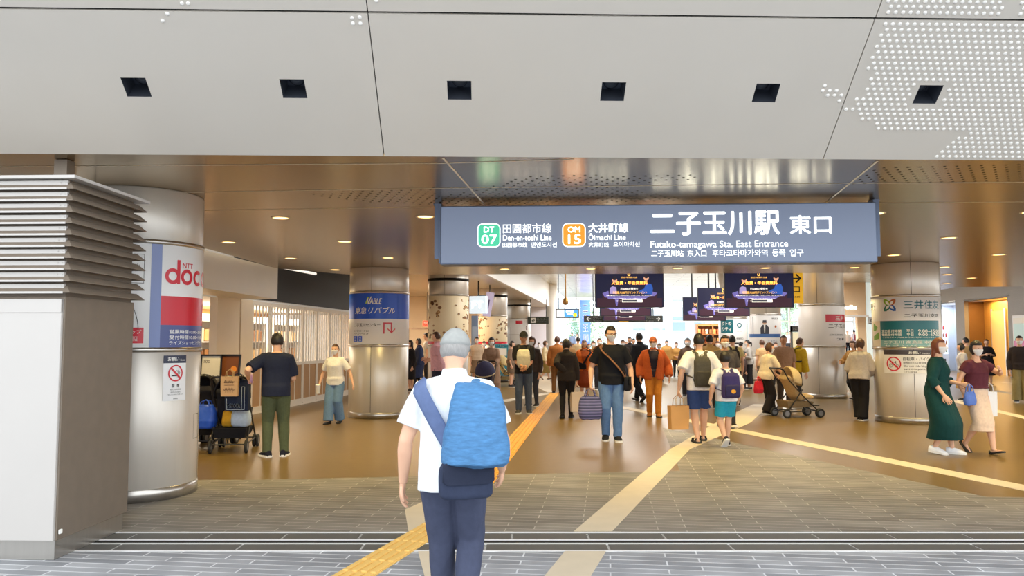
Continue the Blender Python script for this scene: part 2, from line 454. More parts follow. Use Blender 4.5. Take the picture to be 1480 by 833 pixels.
# square recessed fittings
M_WELL = mat('well_metal', (92, 98, 110), 0.35, 0.7)
def square_light(a, label):
    t = H_T; r = empty('square_downlight', SP(a, t), label=label, cat='ceiling light', group='square recessed lights in the canopy')
    o = r.location; m = MB(); D = 0.17
    c = [(-HW, -HT), (HW, -HT), (HW, HT), (-HW, HT)]
    f = [SP(a + x, t + y) - o for x, y in c]; b = [SP(a + x * 0.92, t + y * 0.92, -D) - o for x, y in c]
    m.add(f + b, [(0, 1, 5, 4), (1, 2, 6, 5), (2, 3, 7, 6), (3, 0, 4, 7), (4, 5, 6, 7)])
    m.build('housing', M_WELL, r)
    m = MB()
    for r0, r1, h0, h1 in ((0.0, 0.062, D - 0.002, D - 0.03),):
        ring = lambda rr, h: [SP(a + rr * math.cos(2 * PI * k / 20), t + rr * math.sin(2 * PI * k / 20), -h) - o for k in range(20)]
        m.loft([ring(0.062, D - 0.002), ring(0.06, D - 0.03), ring(0.048, D - 0.035), ring(0.02, D - 0.03)])
    m.build('lens', mat('lens_grey', (70, 74, 82), 0.2, 0.4), r)
for (a, t), w in zip(holes, ('farthest from the dotted panel, above the louvred vent box', 'second along from the vent box', 'just past the panel seam, above the station sign left end', 'above the middle of the station sign', 'beside the dotted panel on the plain panel', 'surrounded by embossed dots')):
    w = w.replace(' left end', "'s green badge")
    square_light(a, 'square recessed canopy light ' + w)

# ------------------------------------------------------------------ low ceiling
Z_LOW = 3.05
low = [(-14, FRONT(-14)), (14, FRONT(14)), (14, 17.6), (11.7, 18.2), (12.5, 23.3), (9.1, 17.3), (-3.6, 17.9), (-4.83, 16.35), (-4.96, 13.0), (-5.15, 11.5), (-14, 11.5)]
MB().prism(low, Z_LOW, Z_LOW + 0.3).build('ceiling', M_CEIL, kind='structure')
seam = MB()
def cline(p, q, w=0.02):
    a = fl(*p, Z_LOW); b = fl(*q, Z_LOW); d = (b - a).normalized(); n = Vector((-d.y, d.x, 0)) * w / 2
    seam.add([a - n - Vector((0, 0, .002)), b - n - Vector((0, 0, .002)), b + n - Vector((0, 0, .002)), a + n - Vector((0, 0, .002))], [(0, 1, 2, 3)])
for p, q in (((-300, 243), (640, 236)), ((640, 236), (830, 230)), ((-100, 284), (640, 272)), ((640, 272), (1220, 265)), ((1196, 265), (1560, 263)), ((-100, 310), (640, 299)), ((640, 299), (1560, 291)), ((640, 228), (700, 295)), ((1268, 233), (1185, 300))):
    cline(p, q)
seam.build('trim_10', mat('panel_joint', (236, 226, 206), 0.6, 0.0), kind='structure')
def inside(p, poly):
    c = False
    for i in range(len(poly)):
        (x0, y0), (x1, y1) = poly[i], poly[i - 1]
        if (y0 > p[1]) != (y1 > p[1]) and p[0] < (x1 - x0) * (p[1] - y0) / (y1 - y0) + x0: c = not c
    return c
perf = MB()
for reg in ([(690, 275), (760, 254), (1000, 252), (1010, 260), (880, 268), (1010, 290), (640, 300), (600, 290)], [(430, 280), (630, 271), (640, 297), (520, 292)], [(1270, 240), (1480, 236), (1480, 262), (1230, 267)], [(880, 385), (1010, 380), (990, 391), (870, 392)]):
    poly = [tuple(fl(*p, Z_LOW)[:2]) for p in reg]
    xs = [p[0] for p in poly]; ys = [p[1] for p in poly]
    for i in range(-80, 80):
        for j in range(60, 180):
            c = P_DIR * (i * 0.10 + (0.05 if j % 2 else 0)) + A_DIR * (j * 0.10)
            if min(xs) < c.x < max(xs) and min(ys) < c.y < max(ys) and inside((c.x, c.y), poly):
                perf.add([(c.x + 0.013 * math.cos(k * PI / 4), c.y + 0.013 * math.sin(k * PI / 4), Z_LOW - 0.0015) for k in range(8)], [tuple(range(8))])
perf.build('trim_11', mat('perforation', (58, 48, 36), 0.7), kind='structure')

# recessed round downlights on a slanting grid
def downlight_proto():
    r = empty('round_downlight', (0, 0, 0), cat='ceiling light', group='round downlights in the concourse ceiling')
    m = MB(); m.lathe([(0.115, 0.0), (0.115, -0.006), (0.095, -0.006), (0.09, 0.0)], 24); m.build('trim_ring', M_TRIM, r)
    m = MB(); m.lathe([(0.001, -0.003), (0.09, -0.003), (0.09, -0.001), (0.001, -0.001)], 24); m.build('lamp_disc', M_LAMP, r)
    l = bpy.data.lights.new('lamp', 'SPOT'); l.energy = LAMP_WATT; l.color = LAMP_COL; l.spot_size = R(120); l.spot_blend = 0.9; l.shadow_soft_size = 0.09
    o = bpy.data.objects.new('lamp', l); COL.objects.link(o); o.parent = r; o.location = (0, 0, -0.03)
    return r
dl = downlight_proto(); first = True
def downlight(x, y, z, label):
    global first
    o = dl if first else copy_tree(dl)
    first = False
    o.location = (x, y, z); o['label'] = label
    return o
o0 = Vector((-2.83, 9.65)); ga = Vector((1.78, -0.085)); gb = Vector((0.30, 2.30))
for j in range(4):
    for i in range(-2, 9):
        p = o0 + ga * i + gb * j
        if inside((p.x, p.y), low) and math.hypot(p.x + 2.77, p.y - 16.6) > 0.9 and math.hypot(p.x - 7.7, p.y - 15.55) > 0.9:
            downlight(p.x, p.y, Z_LOW, 'warm round downlight recessed in the low bronze concourse ceiling')
for px, py in ((1369, 397), (1404, 402), (1368, 410)):
    p = fl(px, py, Z_LOW); downlight(p.x, p.y, Z_LOW, 'warm round downlight recessed in the low bronze concourse ceiling')

# ------------------------------------------------------------------ left side: shop front
WL = lambda d: -5.55 + (d - 16.94) * 0.118
def wall_seg(m, d0, d1, z0, z1, th=0.15, off=0.0, mi=0):
    x0, x1 = WL(d0) + off, WL(d1) + off
    m.prism([(x0, d0), (x1, d1), (x1 - th, d1), (x0 - th, d0)], z0, z1, mi)
m = MB()
wall_seg(m, 8.0, 14.4, 0, 2.42); wall_seg(m, 15.4, 16.35, 0, 2.42, off=0.03); wall_seg(m, 16.36, 16.9, 0, 2.42, off=0.05)
m.build('wall_left', M_CREAM, kind='structure')
m = MB(); m.prism([(-5.35, 9.5), (-4.83, 16.35), (-5.6, 16.35), (-6.4, 9.5)], 2.42, 3.05)
m.build('wall_left_fascia', M_WHITE, kind='structure')
m = MB(); wall_seg(m, 16.36, 25.2, 2.46, 3.7, off=0.02); m.build('wall_left_band', M_BLACKP, kind='structure')
m = MB(); wall_seg(m, 14.4, 15.4, 0, 2.42, off=-1.2); wall_seg(m, 16.9, 25.0, 0, 2.46, off=-3.0); m.build('wall_shop', mat('warm_shop_wall', (214, 164, 104), 0.7, 0, 0.1, 3), kind='structure')
m = MB(); wall_seg(m, 14.0, 25.3, 2.40, 2.46, th=3.2, off=0); m.build('ceiling_shop', M_WHITE, kind='structure')
# folding slatted door: eight leaves
M_SLAT = mat('slat_white', (226, 214, 196), 0.5, 0, 0.03, 6)
M_LOWP = mat('door_lower_panel', (176, 134, 88), 0.6, 0, 0.08, 5)
dstart, dend, nleaf = 16.95, 24.6, 8
for k in range(nleaf):
    d0 = dstart + (dend - dstart) * k / nleaf; d1 = dstart + (dend - dstart) * (k + 1) / nleaf
    w = (d1 - d0) * 1.007; ang = math.atan2(0.118, 1)
    r = empty('folding_door', (WL(d0), d0, 0), -ang, kind='structure')
    f = MB(); t = 0.05
    f.box((0, 0.035, 1.22), (t, 0.06, 2.36)); f.box((0, w - 0.035, 1.22), (t, 0.06, 2.36))
    for z, h in ((0.09, 0.12), (1.02, 0.08), (2.37, 0.08)): f.box((0, w / 2, z), (t, w - 0.13, h))
    f.build('frame', M_SLAT, r)
    s = MB(); n = 5
    for q in range(1, n): s.box((0, 0.065 + (w - 0.13) * q / n, 1.69), (0.012, 0.055, 1.27))
    s.build('slats', M_SLAT, r)
    s = MB(); s.box((0, w / 2, 0.56), (0.02, w - 0.13, 0.84)); s.build('lower_panel', M_LOWP, r)
    s = MB(); s.box((0, 0.0675 + (w - 0.13) / 2, 0.56), (0.03, 0.04, 0.84)); s.build('mullion', M_SLAT, r)
    s = MB(); s.box((-0.012, w / 2, 1.69), (0.006, w - 0.13, 1.27)); s.build('pane', glass_mat('shop_glass', (0.97, 0.98, 1.0), 0.05), r)
MB().prism([(WL(16.9) - 0.04, 16.9), (WL(24.7) - 0.04, 24.7), (WL(24.7) + 0.04, 24.7), (WL(16.9) + 0.04, 16.9)], 0.0, 0.03).build('trim_12', M_SLAT, kind='structure')
area_light('shop_ceiling_light', (-7.0, 20.5, 2.36), (0, 0, -AX), 1.6, 7.0, 260, (1.0, 0.86, 0.66))
for q, (dd, lab) in enumerate(((18.2, 'nearest the white fascia'), (20.4, 'in the middle of the shop'), (22.6, 'next to the estate agent column'))):
    g_ = empty('shop_rack', (WL(dd) - 1.7, dd, 0), -0.118, label='white shop rack of boxed goods behind the slatted doors ' + lab, cat='rack')
    f_ = MB(); f_.box((-.2, 0, 1.1), (.03, 1.7, 2.2))
    for k_ in range(5): f_.box((0, 0, .1 + .48 * k_), (.42, 1.7, .03))
    for y_ in (-.84, .84): f_.box((0, y_, 1.1), (.42, .03, 2.2))
    f_.build('frame', M_WHITE, g_)
    for k_ in range(4):
        for j_ in range(7):
            cc_ = [(206, 150, 92), (236, 222, 200), (150, 104, 70), (238, 196, 128)][(k_ * 3 + j_ * 2 + q) % 4]
            MB().bevbox((0, -.68 + j_ * .225, .115 + .48 * k_ + .14), (.3, .17, .25 + .03 * ((j_ + k_) % 3)), .01).build('goods', mat('boxed_%d' % cc_[1], cc_, .6), g_)
# strip light at the head of the black band
a = at(405, 386, 17.0); b = at(456, 396, 18.9)
m = MB(); m.tube([a, b], 0.03, 8); o = m.build('strip_light', mat('strip_white', (236, 230, 220), 0.4, emit=0.6), label='white strip fitting along the top of the black band over the shop', cat='strip light')

# ------------------------------------------------------------------ left bay behind, atrium, far walls
BEAM = lambda d: -0.94 + 0.136 * (d - 24.8)
MB().prism([(-12, 17.0), (-3.7, 17.95), (BEAM(17.5), 17.5), (BEAM(52), 52), (-12, 52)], 3.7, 3.8).build('ceiling_bay', mat('bay_ceiling', (208, 196, 178), 0.35, 0.4, 0.04, 2), kind='structure')
MB().prism([(BEAM(17.5), 17.5), (BEAM(17.5) + 0.12, 17.5), (BEAM(52) + 0.12, 52), (BEAM(52), 52)], 3.66, 5.6).build('wall_beam', M_WHITE, kind='structure')
def metal_panel_mat():
    m = brick_mat('atrium_ceiling_panel', (214, 210, 200), (196, 191, 181), (150, 146, 138), 2.4, 0.55, 0.03, AX, 0.3)
    m.node_tree.nodes['Principled BSDF'].inputs['Metallic'].default_value = 0.5
    return m
Z_AT = 5.0
MB().prism([(BEAM(17.3), 17.3), (30, 17.3), (30, 62), (BEAM(62), 62)], Z_AT, Z_AT + 0.15).build('ceiling_atrium', metal_panel_mat(), kind='structure')
MB().prism([(-3.6, 17.95), (9.1, 17.35), (9.1, 17.45), (-3.6, 18.05)], Z_LOW + 0.3, Z_AT + 0.1).build('wall_bulkhead', M_WHITE, kind='structure')
MB().prism([(9.1, 17.4), (12.55, 23.4), (12.65, 23.3), (9.2, 17.3)], Z_LOW + 0.3, Z_AT).build('wall_bulkhead_side', M_WHITE, kind='structure')
MB().prism([(12.4, 23.4), (30, 21), (30, 17), (12.4, 18)], Z_LOW + 0.1, Z_LOW + 0.2).build('ceiling_side', M_CEIL, kind='structure')
MB().box((-5.5, 38, 1.85), (10.5, 0.2, 3.7)).build('wall_back_left', M_CREAM, kind='structure')
MB().prism([(-4.5, 25.3), (-5.2, 25.3), (-10.4, 37), (-9.7, 38)], 0, 3.7).build('wall_left_far', M_CREAM, kind='structure')
MB().box((0.6, 49, 1.85), (3.0, 0.2, 3.7)).build('wall_bay_end', mat('lilac_white', (226, 222, 232), 0.5, 0, 0.03, 3), kind='structure')
# right wall along the concourse
RW = lambda d: 21.53 + 0.1218 * (d - 34.76)
def rseg(m, d0, d1, z0, z1, th=0.2, off=0.0):
    m.prism([(RW(d0) + off, d0), (RW(d0) + off + th, d0), (RW(d1) + off + th, d1), (RW(d1) + off, d1)], z0, z1)
def wall_uv(o):
    return o
m = MB(); rseg(m, 22, 34.5, 0, Z_AT); rseg(m, 38.7, 39.7, 0, Z_AT); rseg(m, 34.5, 38.7, 3.5, Z_AT); rseg(m, 39.7, 43.5, 3.55, Z_AT); rseg(m, 43.5, 50, 0, Z_AT)
tile = mat('grey_wall_panel', (134, 126, 117), 0.5, 0, 0.1, 4, stretch=(1, 1, 9))
m.build('wall_right', tile, kind='structure')
m = MB(); rseg(m, 38.69, 38.85, 0, 3.49, th=.9, off=.205); m.build('wall_alcove_jamb', mat('brown_jamb', (120, 84, 40), 0.5, 0.2, 0.1, 5), kind='structure')
m = MB(); rseg(m, 33.4, 38.85, 0, 3.5, th=0.1, off=0.95); m.build('wall_alcove', mat('gold_panel', (224, 170, 84), 0.35, 0.3, 0.05, 3), kind='structure')
m = MB(); rseg(m, 34.3, 38.8, 3.5, 3.6, th=1.2); m.build('ceiling_alcove', M_WHITE, kind='structure')
lf = empty('lift_door', (RW(36.2) + 0.9, 36.2, 0), label='golden lift doors with steel frames in the grey wall alcove', cat='lift door')
for y, w in ((-1.55, 0.12), (-0.15, 0.1), (0.35, 0.1), (1.6, 0.12)):
    MB().box((y * 0.1218, y, 1.55), (0.06, w, 3.1)).build('frame_post', M_STEEL, lf)
for y in (-0.85, 0.95):
    MB().box((y * 0.1218 + 0.01, y, 1.5), (0.03, 1.15, 3.0)).build('door_leaf', mat('gold_leaf', (232, 178, 92), 0.3, 0.4, 0.04, 3), lf)
area_light('alcove_lamp', (RW(36.5) + 0.5, 36.3, 3.45), (0, 0, -AX), 0.5, 3.2, 120, (1.0, 0.68, 0.30))
# display poster on the right wall
pc = empty('wall_display', (RW(33.2) - 0.06, 33.2, 1.6), R(-90) - AX, label='glazed white framed map display on the grey wall by the lift', cat='notice board')
MB().bevbox((0, 0, 0.2), (1.5, 0.08, 1.75), 0.02).build('frame', M_WHITE, pc)
m = MB(); flat_rect(m, -0.66, 0.66, -0.55, 0.95, -0.045, 0); flat_rect(m, -0.66, 0.66, -0.35, 0.0, -0.047, 1); flat_rect(m, -0.66, 0.66, 0.72, 0.95, -0.047, 2)
m.build('map_sheet', [mat('map_aqua', (196, 226, 222), 0.3), mat('map_pink', (206, 90, 150), 0.3), mat('map_buff', (230, 220, 200), 0.3)], pc)
# shop window and vending machine
MB().prism([(RW(39.6) + 1.5, 39.6), (RW(39.6) + 1.7, 39.6), (RW(44) + 1.7, 44), (RW(44) + 1.5, 44)], 0, 3.6).build('wall_shop_right', mat('pale_blue_wall', (214, 222, 236), 0.6), kind='structure')
MB().prism([(RW(39.6), 39.7), (RW(39.6) + 1.7, 39.7), (RW(44) + 1.7, 43.6), (RW(44), 43.6)], 3.55, 3.62).build('ceiling_shop_right', M_WHITE, kind='structure')
MB().prism([(RW(43.4), 43.4), (RW(43.4) + 1.7, 43.4), (RW(43.5) + 1.7, 43.5), (RW(43.5), 43.5)], 0, 3.6).build('wall_shop_end', mat('pale_blue_wall', (214, 222, 236), 0.6), kind='structure')
area_light('shop_tube', (RW(42) + 0.7, 41.8, 3.5), (0, 0, 0), 1.0, 2.5, 55, (0.85, 0.92, 1.0))
vm = empty('vending_machine', (22.75, 42.9, 0), 0.05, label='lit white drinks vending machine with rows of bottles in the bright recess', cat='vending machine')
MB().bevbox((0, 0, 1.35), (1.1, 0.7, 2.7), 0.03).build('body', mat('vending_white', (232, 236, 246), 0.35), vm)
MB().box((0, -0.352, 1.75), (0.96, 0.01, 1.7)).build('window', mat('vending_glow', (214, 226, 250), 0.3, emit=0.8), vm)
for rr in range(4):
    for k in range(7):
        MB().lathe([(0.035, 0), (0.038, 0.16), (0.014, 0.21), (0.016, 0.25)], 8, (-0.39 + k * 0.13, -0.39, 1.0 + rr * 0.4)).build('bottle', mat('bottle_%d' % ((k + rr) % 4), [(196, 70, 60), (230, 226, 220), (120, 150, 90), (150, 96, 60)][(k + rr) % 4], 0.3), vm)
MB().box((0, -0.36, 0.55), (0.7, 0.02, 0.2)).build('flap', M_BLACKP, vm)

# ------------------------------------------------------------------ glazed end wall and what stands outside
gw = empty('window_1', (0, 0, 0), kind='structure')
m = MB(); D0 = 62.0
for k in range(0, 13): m.box((1.6 + k * 2.5, D0, 2.5), (0.12, 0.16, 5.0))
for z in (0.06, 3.15, 4.9): m.box((16.6, D0, z), (30.4, 0.12, 0.12))
m.build('mullions', M_WHITE, gw)
for k in range(12):
    MB().box((2.85 + k * 2.5, D0, 2.5), (2.36, 0.02, 4.8)).build('pane', M_GLASS, gw)
MB().prism([(6.5, 52), (30, 52), (30, 61.5), (3.5, 61.5), (3.5, 54)], 0, 0.68).build('floor_terrace', mat('terrace_pale', (226, 224, 220), 0.6), kind='structure')
for z in (0.95, 1.3, 1.6):
    MB().box((11.8, 53.2, z), (8.5, 0.05, 0.05)).build('trim_13', M_WHITE, kind='structure')
for k in range(6):
    MB().box((7.6 + k * 1.68, 53.2, 1.05), (0.06, 0.06, 1.1)).build('trim_14', M_WHITE, kind='structure')
# pale building beyond
def building(name, x0, x1, y, h, label, col, rows, cols):
    b = empty(name, ((x0 + x1) / 2, y, 0), label=label, cat='building'); w = x1 - x0
    MB().box((0, 5, h / 2), (w, 10, h)).build('wall', mat('facade_%d' % col[0], col, 0.8, 0, 0.03, 1), b)
    for r_ in range(rows):
        for c in range(cols):
            f = MB(); cx = -w / 2 + (c + 0.5) * w / cols; cz = 2 + (r_ + 0.5) * (h - 2) / rows
            f.box((cx, -0.03, cz), (w / cols * 0.7, 0.1, (h - 2) / rows * 0.55)); wf = f.build('window', M_WHITE, b)
            f = MB(); f.box((cx, -0.09, cz), (w / cols * 0.62, 0.03, (h - 2) / rows * 0.46)); f.build('pane', mat('far_glass', (190, 204, 216), 0.1, 0.3), wf)
    return b
building('office_block', 13.5, 25, 92, 12, 'pale office block with grey windows beyond the glazed end wall', (232, 232, 230), 3, 5)
building('shop_block', 28, 44, 88, 9, 'cream shop building beyond the far glass near the yellow sign', (240, 232, 218), 2, 6)
def tree(loc, h, rad, label, n=2600, seed=3):
    rnd = random.Random(seed); t = empty('tree', loc, label=label, cat='tree')
    tr = MB(); tr.tube([(0, 0, 0), (0.05, 0, h * 0.35), (-0.05, 0.05, h * 0.7)], [0.16, 0.12, 0.05], 8)
    for k in range(6):
        a = k * 1.05; tr.tube([(0, 0, h * (0.3 + 0.05 * k)), (rad * 0.5 * math.cos(a), rad * 0.5 * math.sin(a), h * (0.5 + 0.06 * k))], [0.06, 0.02], 6)
    tr.build('trunk', mat('bark', (110, 96, 80), 0.9, 0, 0.2, 10), t)
    lv = MB()
    cl = [(rnd.gauss(0, rad * .5), rnd.gauss(0, rad * .5), h * rnd.uniform(.25, 1)) for _ in range(26)]
    for k in range(n):
        c = rnd.choice(cl); p = Vector((c[0] + rnd.gauss(0, .35), c[1] + rnd.gauss(0, .35), c[2] + rnd.gauss(0, .3)))
        e = Euler((rnd.uniform(0, 6), rnd.uniform(0, 6), rnd.uniform(0, 6))).to_matrix(); s = rnd.uniform(.08, .16)
        q = [e @ Vector(v) * s + p for v in ((-.5, 0, 0), (0, -.4, .1), (.5, 0, 0), (0, .4, .1))]
        lv.add(q, [(0, 1, 2, 3)])
    lv.build('leaves', mat('leaf_green', (138, 176, 96), 0.7, 0, 0.3, 2), t)
tree((7.4, 78, 0), 4.6, 1.5, 'young green street tree outside beside the blue banner')
tree((6.2, 74, 0), 3.4, 1.0, 'small bushy street tree outside nearest the white pillar', 1500, 5)
tree((26.3, 76, 0), 7.0, 1.7, 'tall green street tree outside behind the map totem', 2600, 9)
tree((33.5, 74, 0), 4.0, 1.2, 'low green street tree outside behind the distant red coat', 1500, 11)
bn = empty('banner', (at(846, 470, 57).x, 57, 0.5), label='tall blue street banner with white writing outside the glass', cat='banner')
MB().tube([(-0.42, 0, 0), (-0.42, 0, 4.1)], 0.03, 8).build('pole', M_WHITE, bn)
MB().box((0, 0, 2.4), (0.72, 0.03, 3.3)).build('cloth', mat('banner_blue', (62, 98, 214), 0.7, 0, 0.08, 2), bn)
m = MB(); text_box(m, '二', -.2, .2, 3.2, 3.7, -0.02, .02); text_box(m, '子', -.2, .2, 2.5, 3.0, -0.02, .02); text_box(m, '玉', -.2, .2, 1.8, 2.3, -0.02, .02); text_box(m, '川', -.2, .2, 1.1, 1.6, -0.02, .02)
m.build('lettering', M_INK_W, bn)
# ------------------------------------------------------------------ round columns with wrapped prints
def column(cx, cy, r, h, label, z0=1.46, z1=2.49, band=None, seam_a=0.0, extra_band=False):
    d0 = Vector((-cx, -cy)).normalized()
    rz = math.atan2(d0.x, -d0.y)
    root = empty('column', (cx, cy, 0), rz, label=label, cat='column')
    m = MB(); m.lathe([(r, 0.0), (r + 0.004, 0.0), (r + 0.004, 0.115), (r - 0.01, 0.125), (r - 0.02, 0.125)], 64); m.build('base_ring', M_STEEL, root)
    m = MB(); m.lathe([(r - 0.015, 0.11), (r, 0.13), (r, z0 - 0.02), (r - 0.02, z0)], 64); m.build('lower_shell', M_SATIN, root)
    m = MB(); m.lathe([(r - 0.02, z1), (r, z1 + 0.03), (r, h - 0.02), (r - 0.015, h - 0.002)], 64); m.build('upper_shell', M_SATIN, root)
    for za, zb in ((z0 - 0.025, z0 + 0.02), (z1 - 0.01, z1 + 0.035)):
        m = MB(); m.lathe([(r, za), (r + 0.014, za), (r + 0.014, zb), (r, zb)], 64); m.build('steel_trim', M_STEEL, root)
    m = MB()
    for (za, zb) in ((0.13, z0 - 0.02), (z1 + 0.035, h - 0.01)):
        for a in (seam_a, seam_a + 2.1, seam_a - 2.1):
            m.add([((r + 0.001) * math.sin(a + s), -(r + 0.001) * math.cos(a + s), z) for s, z in ((-.007, za), (.007, za), (.007, zb), (-.007, zb))], [(0, 1, 2, 3)])
    m.build('seam', M_DARK, root)
    if extra_band:
        m = MB(); m.lathe([(r, h - .34), (r + .02, h - .34), (r + .02, h - .26), (r, h - .26)], 48); m.build('dark_band', M_BLACKP, root)
    m = MB(); m.lathe([(r + 0.003, z0), (r + 0.006, z0 + .003), (r + 0.006, z1 - .003), (r + 0.003, z1)], 96)
    pr = m.build('wrap_print', M_PAPER, root)
    return root, pr, r + 0.006

def wrapped(name, mb, rad, mats, parent, label=None):
    w = wrap_mb(mb, rad); return w.build(name, mats, parent, label=label)

# 1: red and white phone shop column
C1x, C1y, CR = -3.86, 8.22, 0.61
root, pr, rr = column(C1x, C1y, CR, Z_LOW, 'round steel column wrapped in a red and white phone shop print beside the louvred box', 1.46, 2.50, seam_a=1.35)
RED = mat('print_red', (208, 26, 48), 0.3); NAVY = mat('print_navy', (70, 82, 140), 0.3); STRIPE = mat('print_lilac', (120, 136, 186), 0.3)
m = MB(); flat_rect(m, 0.10, 0.20, 1.465, 2.495, -0.001, 0); wrapped('blue_stripe', m, rr, [STRIPE], pr)
m = MB(); flat_rect(m, 0.20, 1.5, 1.70, 1.985, -0.001, 0); wrapped('red_band', m, rr, [RED], pr)
m = MB(); flat_rect(m, 0.20, 1.5, 1.465, 1.70, -0.001, 0); wrapped('navy_band', m, rr, [NAVY], pr)
m = MB()
def d_bowl(cx, cz, r0, r1, a0=0, a1=2 * PI): ring_flat(m, cx, cz, r0, r1, -0.003, 0, 32, a0, a1)
xh = 0.079; zc = 2.185
d_bowl(0.31, zc, 0.043, xh); flat_rect(m, 0.355, 0.392, zc - 0.075, zc + 0.165, -0.0035)
d_bowl(0.48, zc, 0.043, xh); d_bowl(0.655, zc, 0.043, xh, R(45), R(315)); d_bowl(0.825, zc, 0.043, xh)
d_bowl(1.03, zc, 0.043, xh, 0, PI)
for x in (0.952, 1.073): flat_rect(m, x, x + .035, zc - .075, zc + .01, -0.003)
d_bowl(1.21, zc, 0.043, xh)
text_box(m, 'NTT', 0.42, 0.56, 2.275, 2.325, -0.003, 0.02)
wrapped('logo_lettering', m, rr, [RED], pr, 'red shop name in round letters')
m = MB()
text_box(m, '営業時間10:00~20:00', 0.29, 0.82, 1.615, 1.655, -0.003, 0.02); text_box(m, '受付時間10:00~19:00', 0.29, 0.82, 1.56, 1.60, -0.003, 0.02)
text_box(m, 'ライズショッピングセンター', 0.29, 0.92, 1.505, 1.545, -0.003, 0.01); wrapped('lettering', m, rr, [M_INK_W], pr)
m = MB()
for (x0, x1, z0, z1) in ((-0.35, 0.04, 2.38, 2.384), (0.036, 0.04, 2.10, 2.384), (-0.35, 0.04, 2.10, 2.104)): flat_rect(m, x0, x1, z0, z1, -0.002)
text_box(m, 'ション', -0.09, 0.0, 2.26, 2.29, -0.002); text_box(m, 'ト', -0.04, 0.0, 2.215, 2.245, -0.002)
pa = [(-0.14 + 0.14 * math.sin(k / 10 * 1.5), 2.05 - 0.40 * k / 10) for k in range(11)]
for k in range(10): flat_poly(m, [pa[k], (pa[k][0] + .006, pa[k][1]), (pa[k + 1][0] + .006, pa[k + 1][1]), pa[k + 1]], -0.002)
wrapped('map_lines', m, rr, [M_INK_K], pr)
m = MB(); flat_rect(m, -0.3, 0.05, 1.52, 1.67, -0.002, 0); text_box(m, 'ョップ', -0.10, 0.03, 1.61, 1.65, -0.004, .01, 1); text_box(m, '川店', -0.07, 0.0, 1.54, 1.59, -0.004, .01, 1)
wrapped('red_label', m, rr, [RED, M_INK_W], pr)
m = MB(); a = 1.12
wrapm = MB()
for (x0, x1, z0, z1) in ((0.66, 0.664, .55, .8), (.79, .794, .55, .8), (.66, .794, .55, .554), (.66, .794, .796, .8)): flat_rect(wrapm, x0, x1, z0, z1, -0.001)
wrapped('service_hatch', wrapm, CR, [M_DARK], root)

def notice(name, root, rad, x0, x1, z0, z1, label, fill):
    """A bent notice fixed on a column: its own thing."""
    n = empty(name, root.location, root.rotation_euler.z, label=label, cat='notice')
    m = MB(); flat_rect(m, x0, x1, z0, z1, -0.004)
    for (a, b, c, d) in ((x0, x1, z0, z0), (x0, x1, z1, z1)):
        m.add([(a, 0, c), (b, 0, c), (b, -0.004, c), (a, -0.004, c)], [(0, 1, 2, 3)])
    wrapped('panel', m, rad, [M_PAPER], n)
    fill(n); return n
def f_nosmoke(n):
    m = MB(); flat_rect(m, .24, .497, 1.325, 1.40, -0.006, 0); wrapped('header', m, CR, [mat('notice_navy', (44, 50, 74), 0.4)], n)
    m = MB(); text_box(m, 'お願い', .28, .405, 1.345, 1.385, -0.008, .03); text_box(m, 'Notice', .42, .475, 1.345, 1.365, -0.008, .01); wrapped('lettering', m, CR, [M_INK_W], n)
    m = MB(); ring_flat(m, .37, 1.225, .068, .082, -0.008, 0)
    q = .072 * math.sqrt(.5); w = .007
    flat_poly(m, [(.37 - q - w, 1.225 + q - w), (.37 + q - w, 1.225 - q - w), (.37 + q + w, 1.225 - q + w), (.37 - q + w, 1.225 + q + w)], -0.0085, 0); wrapped('ban_ring', m, CR, [RED], n)
    m = MB(); flat_rect(m, .325, .41, 1.195, 1.207, -0.0075)
    for k in range(2):
        pts = [(.385 + .012 * math.sin(i) + .018 * k, 1.212 + .011 * i) for i in range(5)]
        for i in range(4): flat_poly(m, [pts[i], (pts[i][0] + .005, pts[i][1]), (pts[i + 1][0] + .005, pts[i + 1][1]), pts[i + 1]], -0.0075)
    text_box(m, '禁', .33, .36, 1.085, 1.118, -0.007, .02); text_box(m, '煙', .385, .415, 1.085, 1.118, -0.007, .02)
    text_box(m, 'NO SMOKING', .315, .43, 1.058, 1.073, -0.007)
    text_box(m, '喫煙所以外での喫煙は', .32, .43, 1.032, 1.045, -0.007); text_box(m, 'ご遠慮いただきますようお願いします', .285, .465, 1.010, 1.022, -0.007); text_box(m, '駅管理者', .35, .40, .968, .98, -0.007)
    wrapped('small_print', m, CR, [M_INK_K], n)
notice('notice', root, CR, .24, .497, .955, 1.40, 'white no smoking notice with a red ban ring on the phone shop column', f_nosmoke)

# 2: blue and white estate agent column
root, pr, rr = column(-2.77, 16.6, CR, Z_LOW, 'round steel column wrapped in a blue and white estate agent print with a red arrow', 1.47, 2.53, seam_a=-0.26)
BLUE = mat('print_blue', (18, 84, 214), 0.3)
m = MB(); flat_rect(m, -1.1, 1.1, 2.0, 2.528, -0.001); wrapped('blue_field', m, rr, [BLUE], pr)
def px2s(px, c=547.5, hw=42.0, r=CR): return r * math.asin(max(-.99, min(.99, (px - c) / hw)))
def py2z(py, d=16.0): return CAM_H + (495 - py) * d / FOC
m = MB(); text_box(m, 'VABLE', px2s(531), px2s(551), py2z(440), py2z(431.5), -0.003, .03, 0, .25)
flat_poly(m, [(px2s(528.2), py2z(439)), (px2s(530), py2z(439)), (px2s(533.5), py2z(429.5)), (px2s(531.5), py2z(429.5))], -.003, 1); flat_poly(m, [(px2s(532), py2z(440)), (px2s(533), py2z(440)), (px2s(537), py2z(429)), (px2s(535.5), py2z(429))], -.003, 0)
text_box(m, '東急リバブル', px2s(514.5), px2s(569), py2z(454), py2z(444), -0.003, .02, 0, .25)
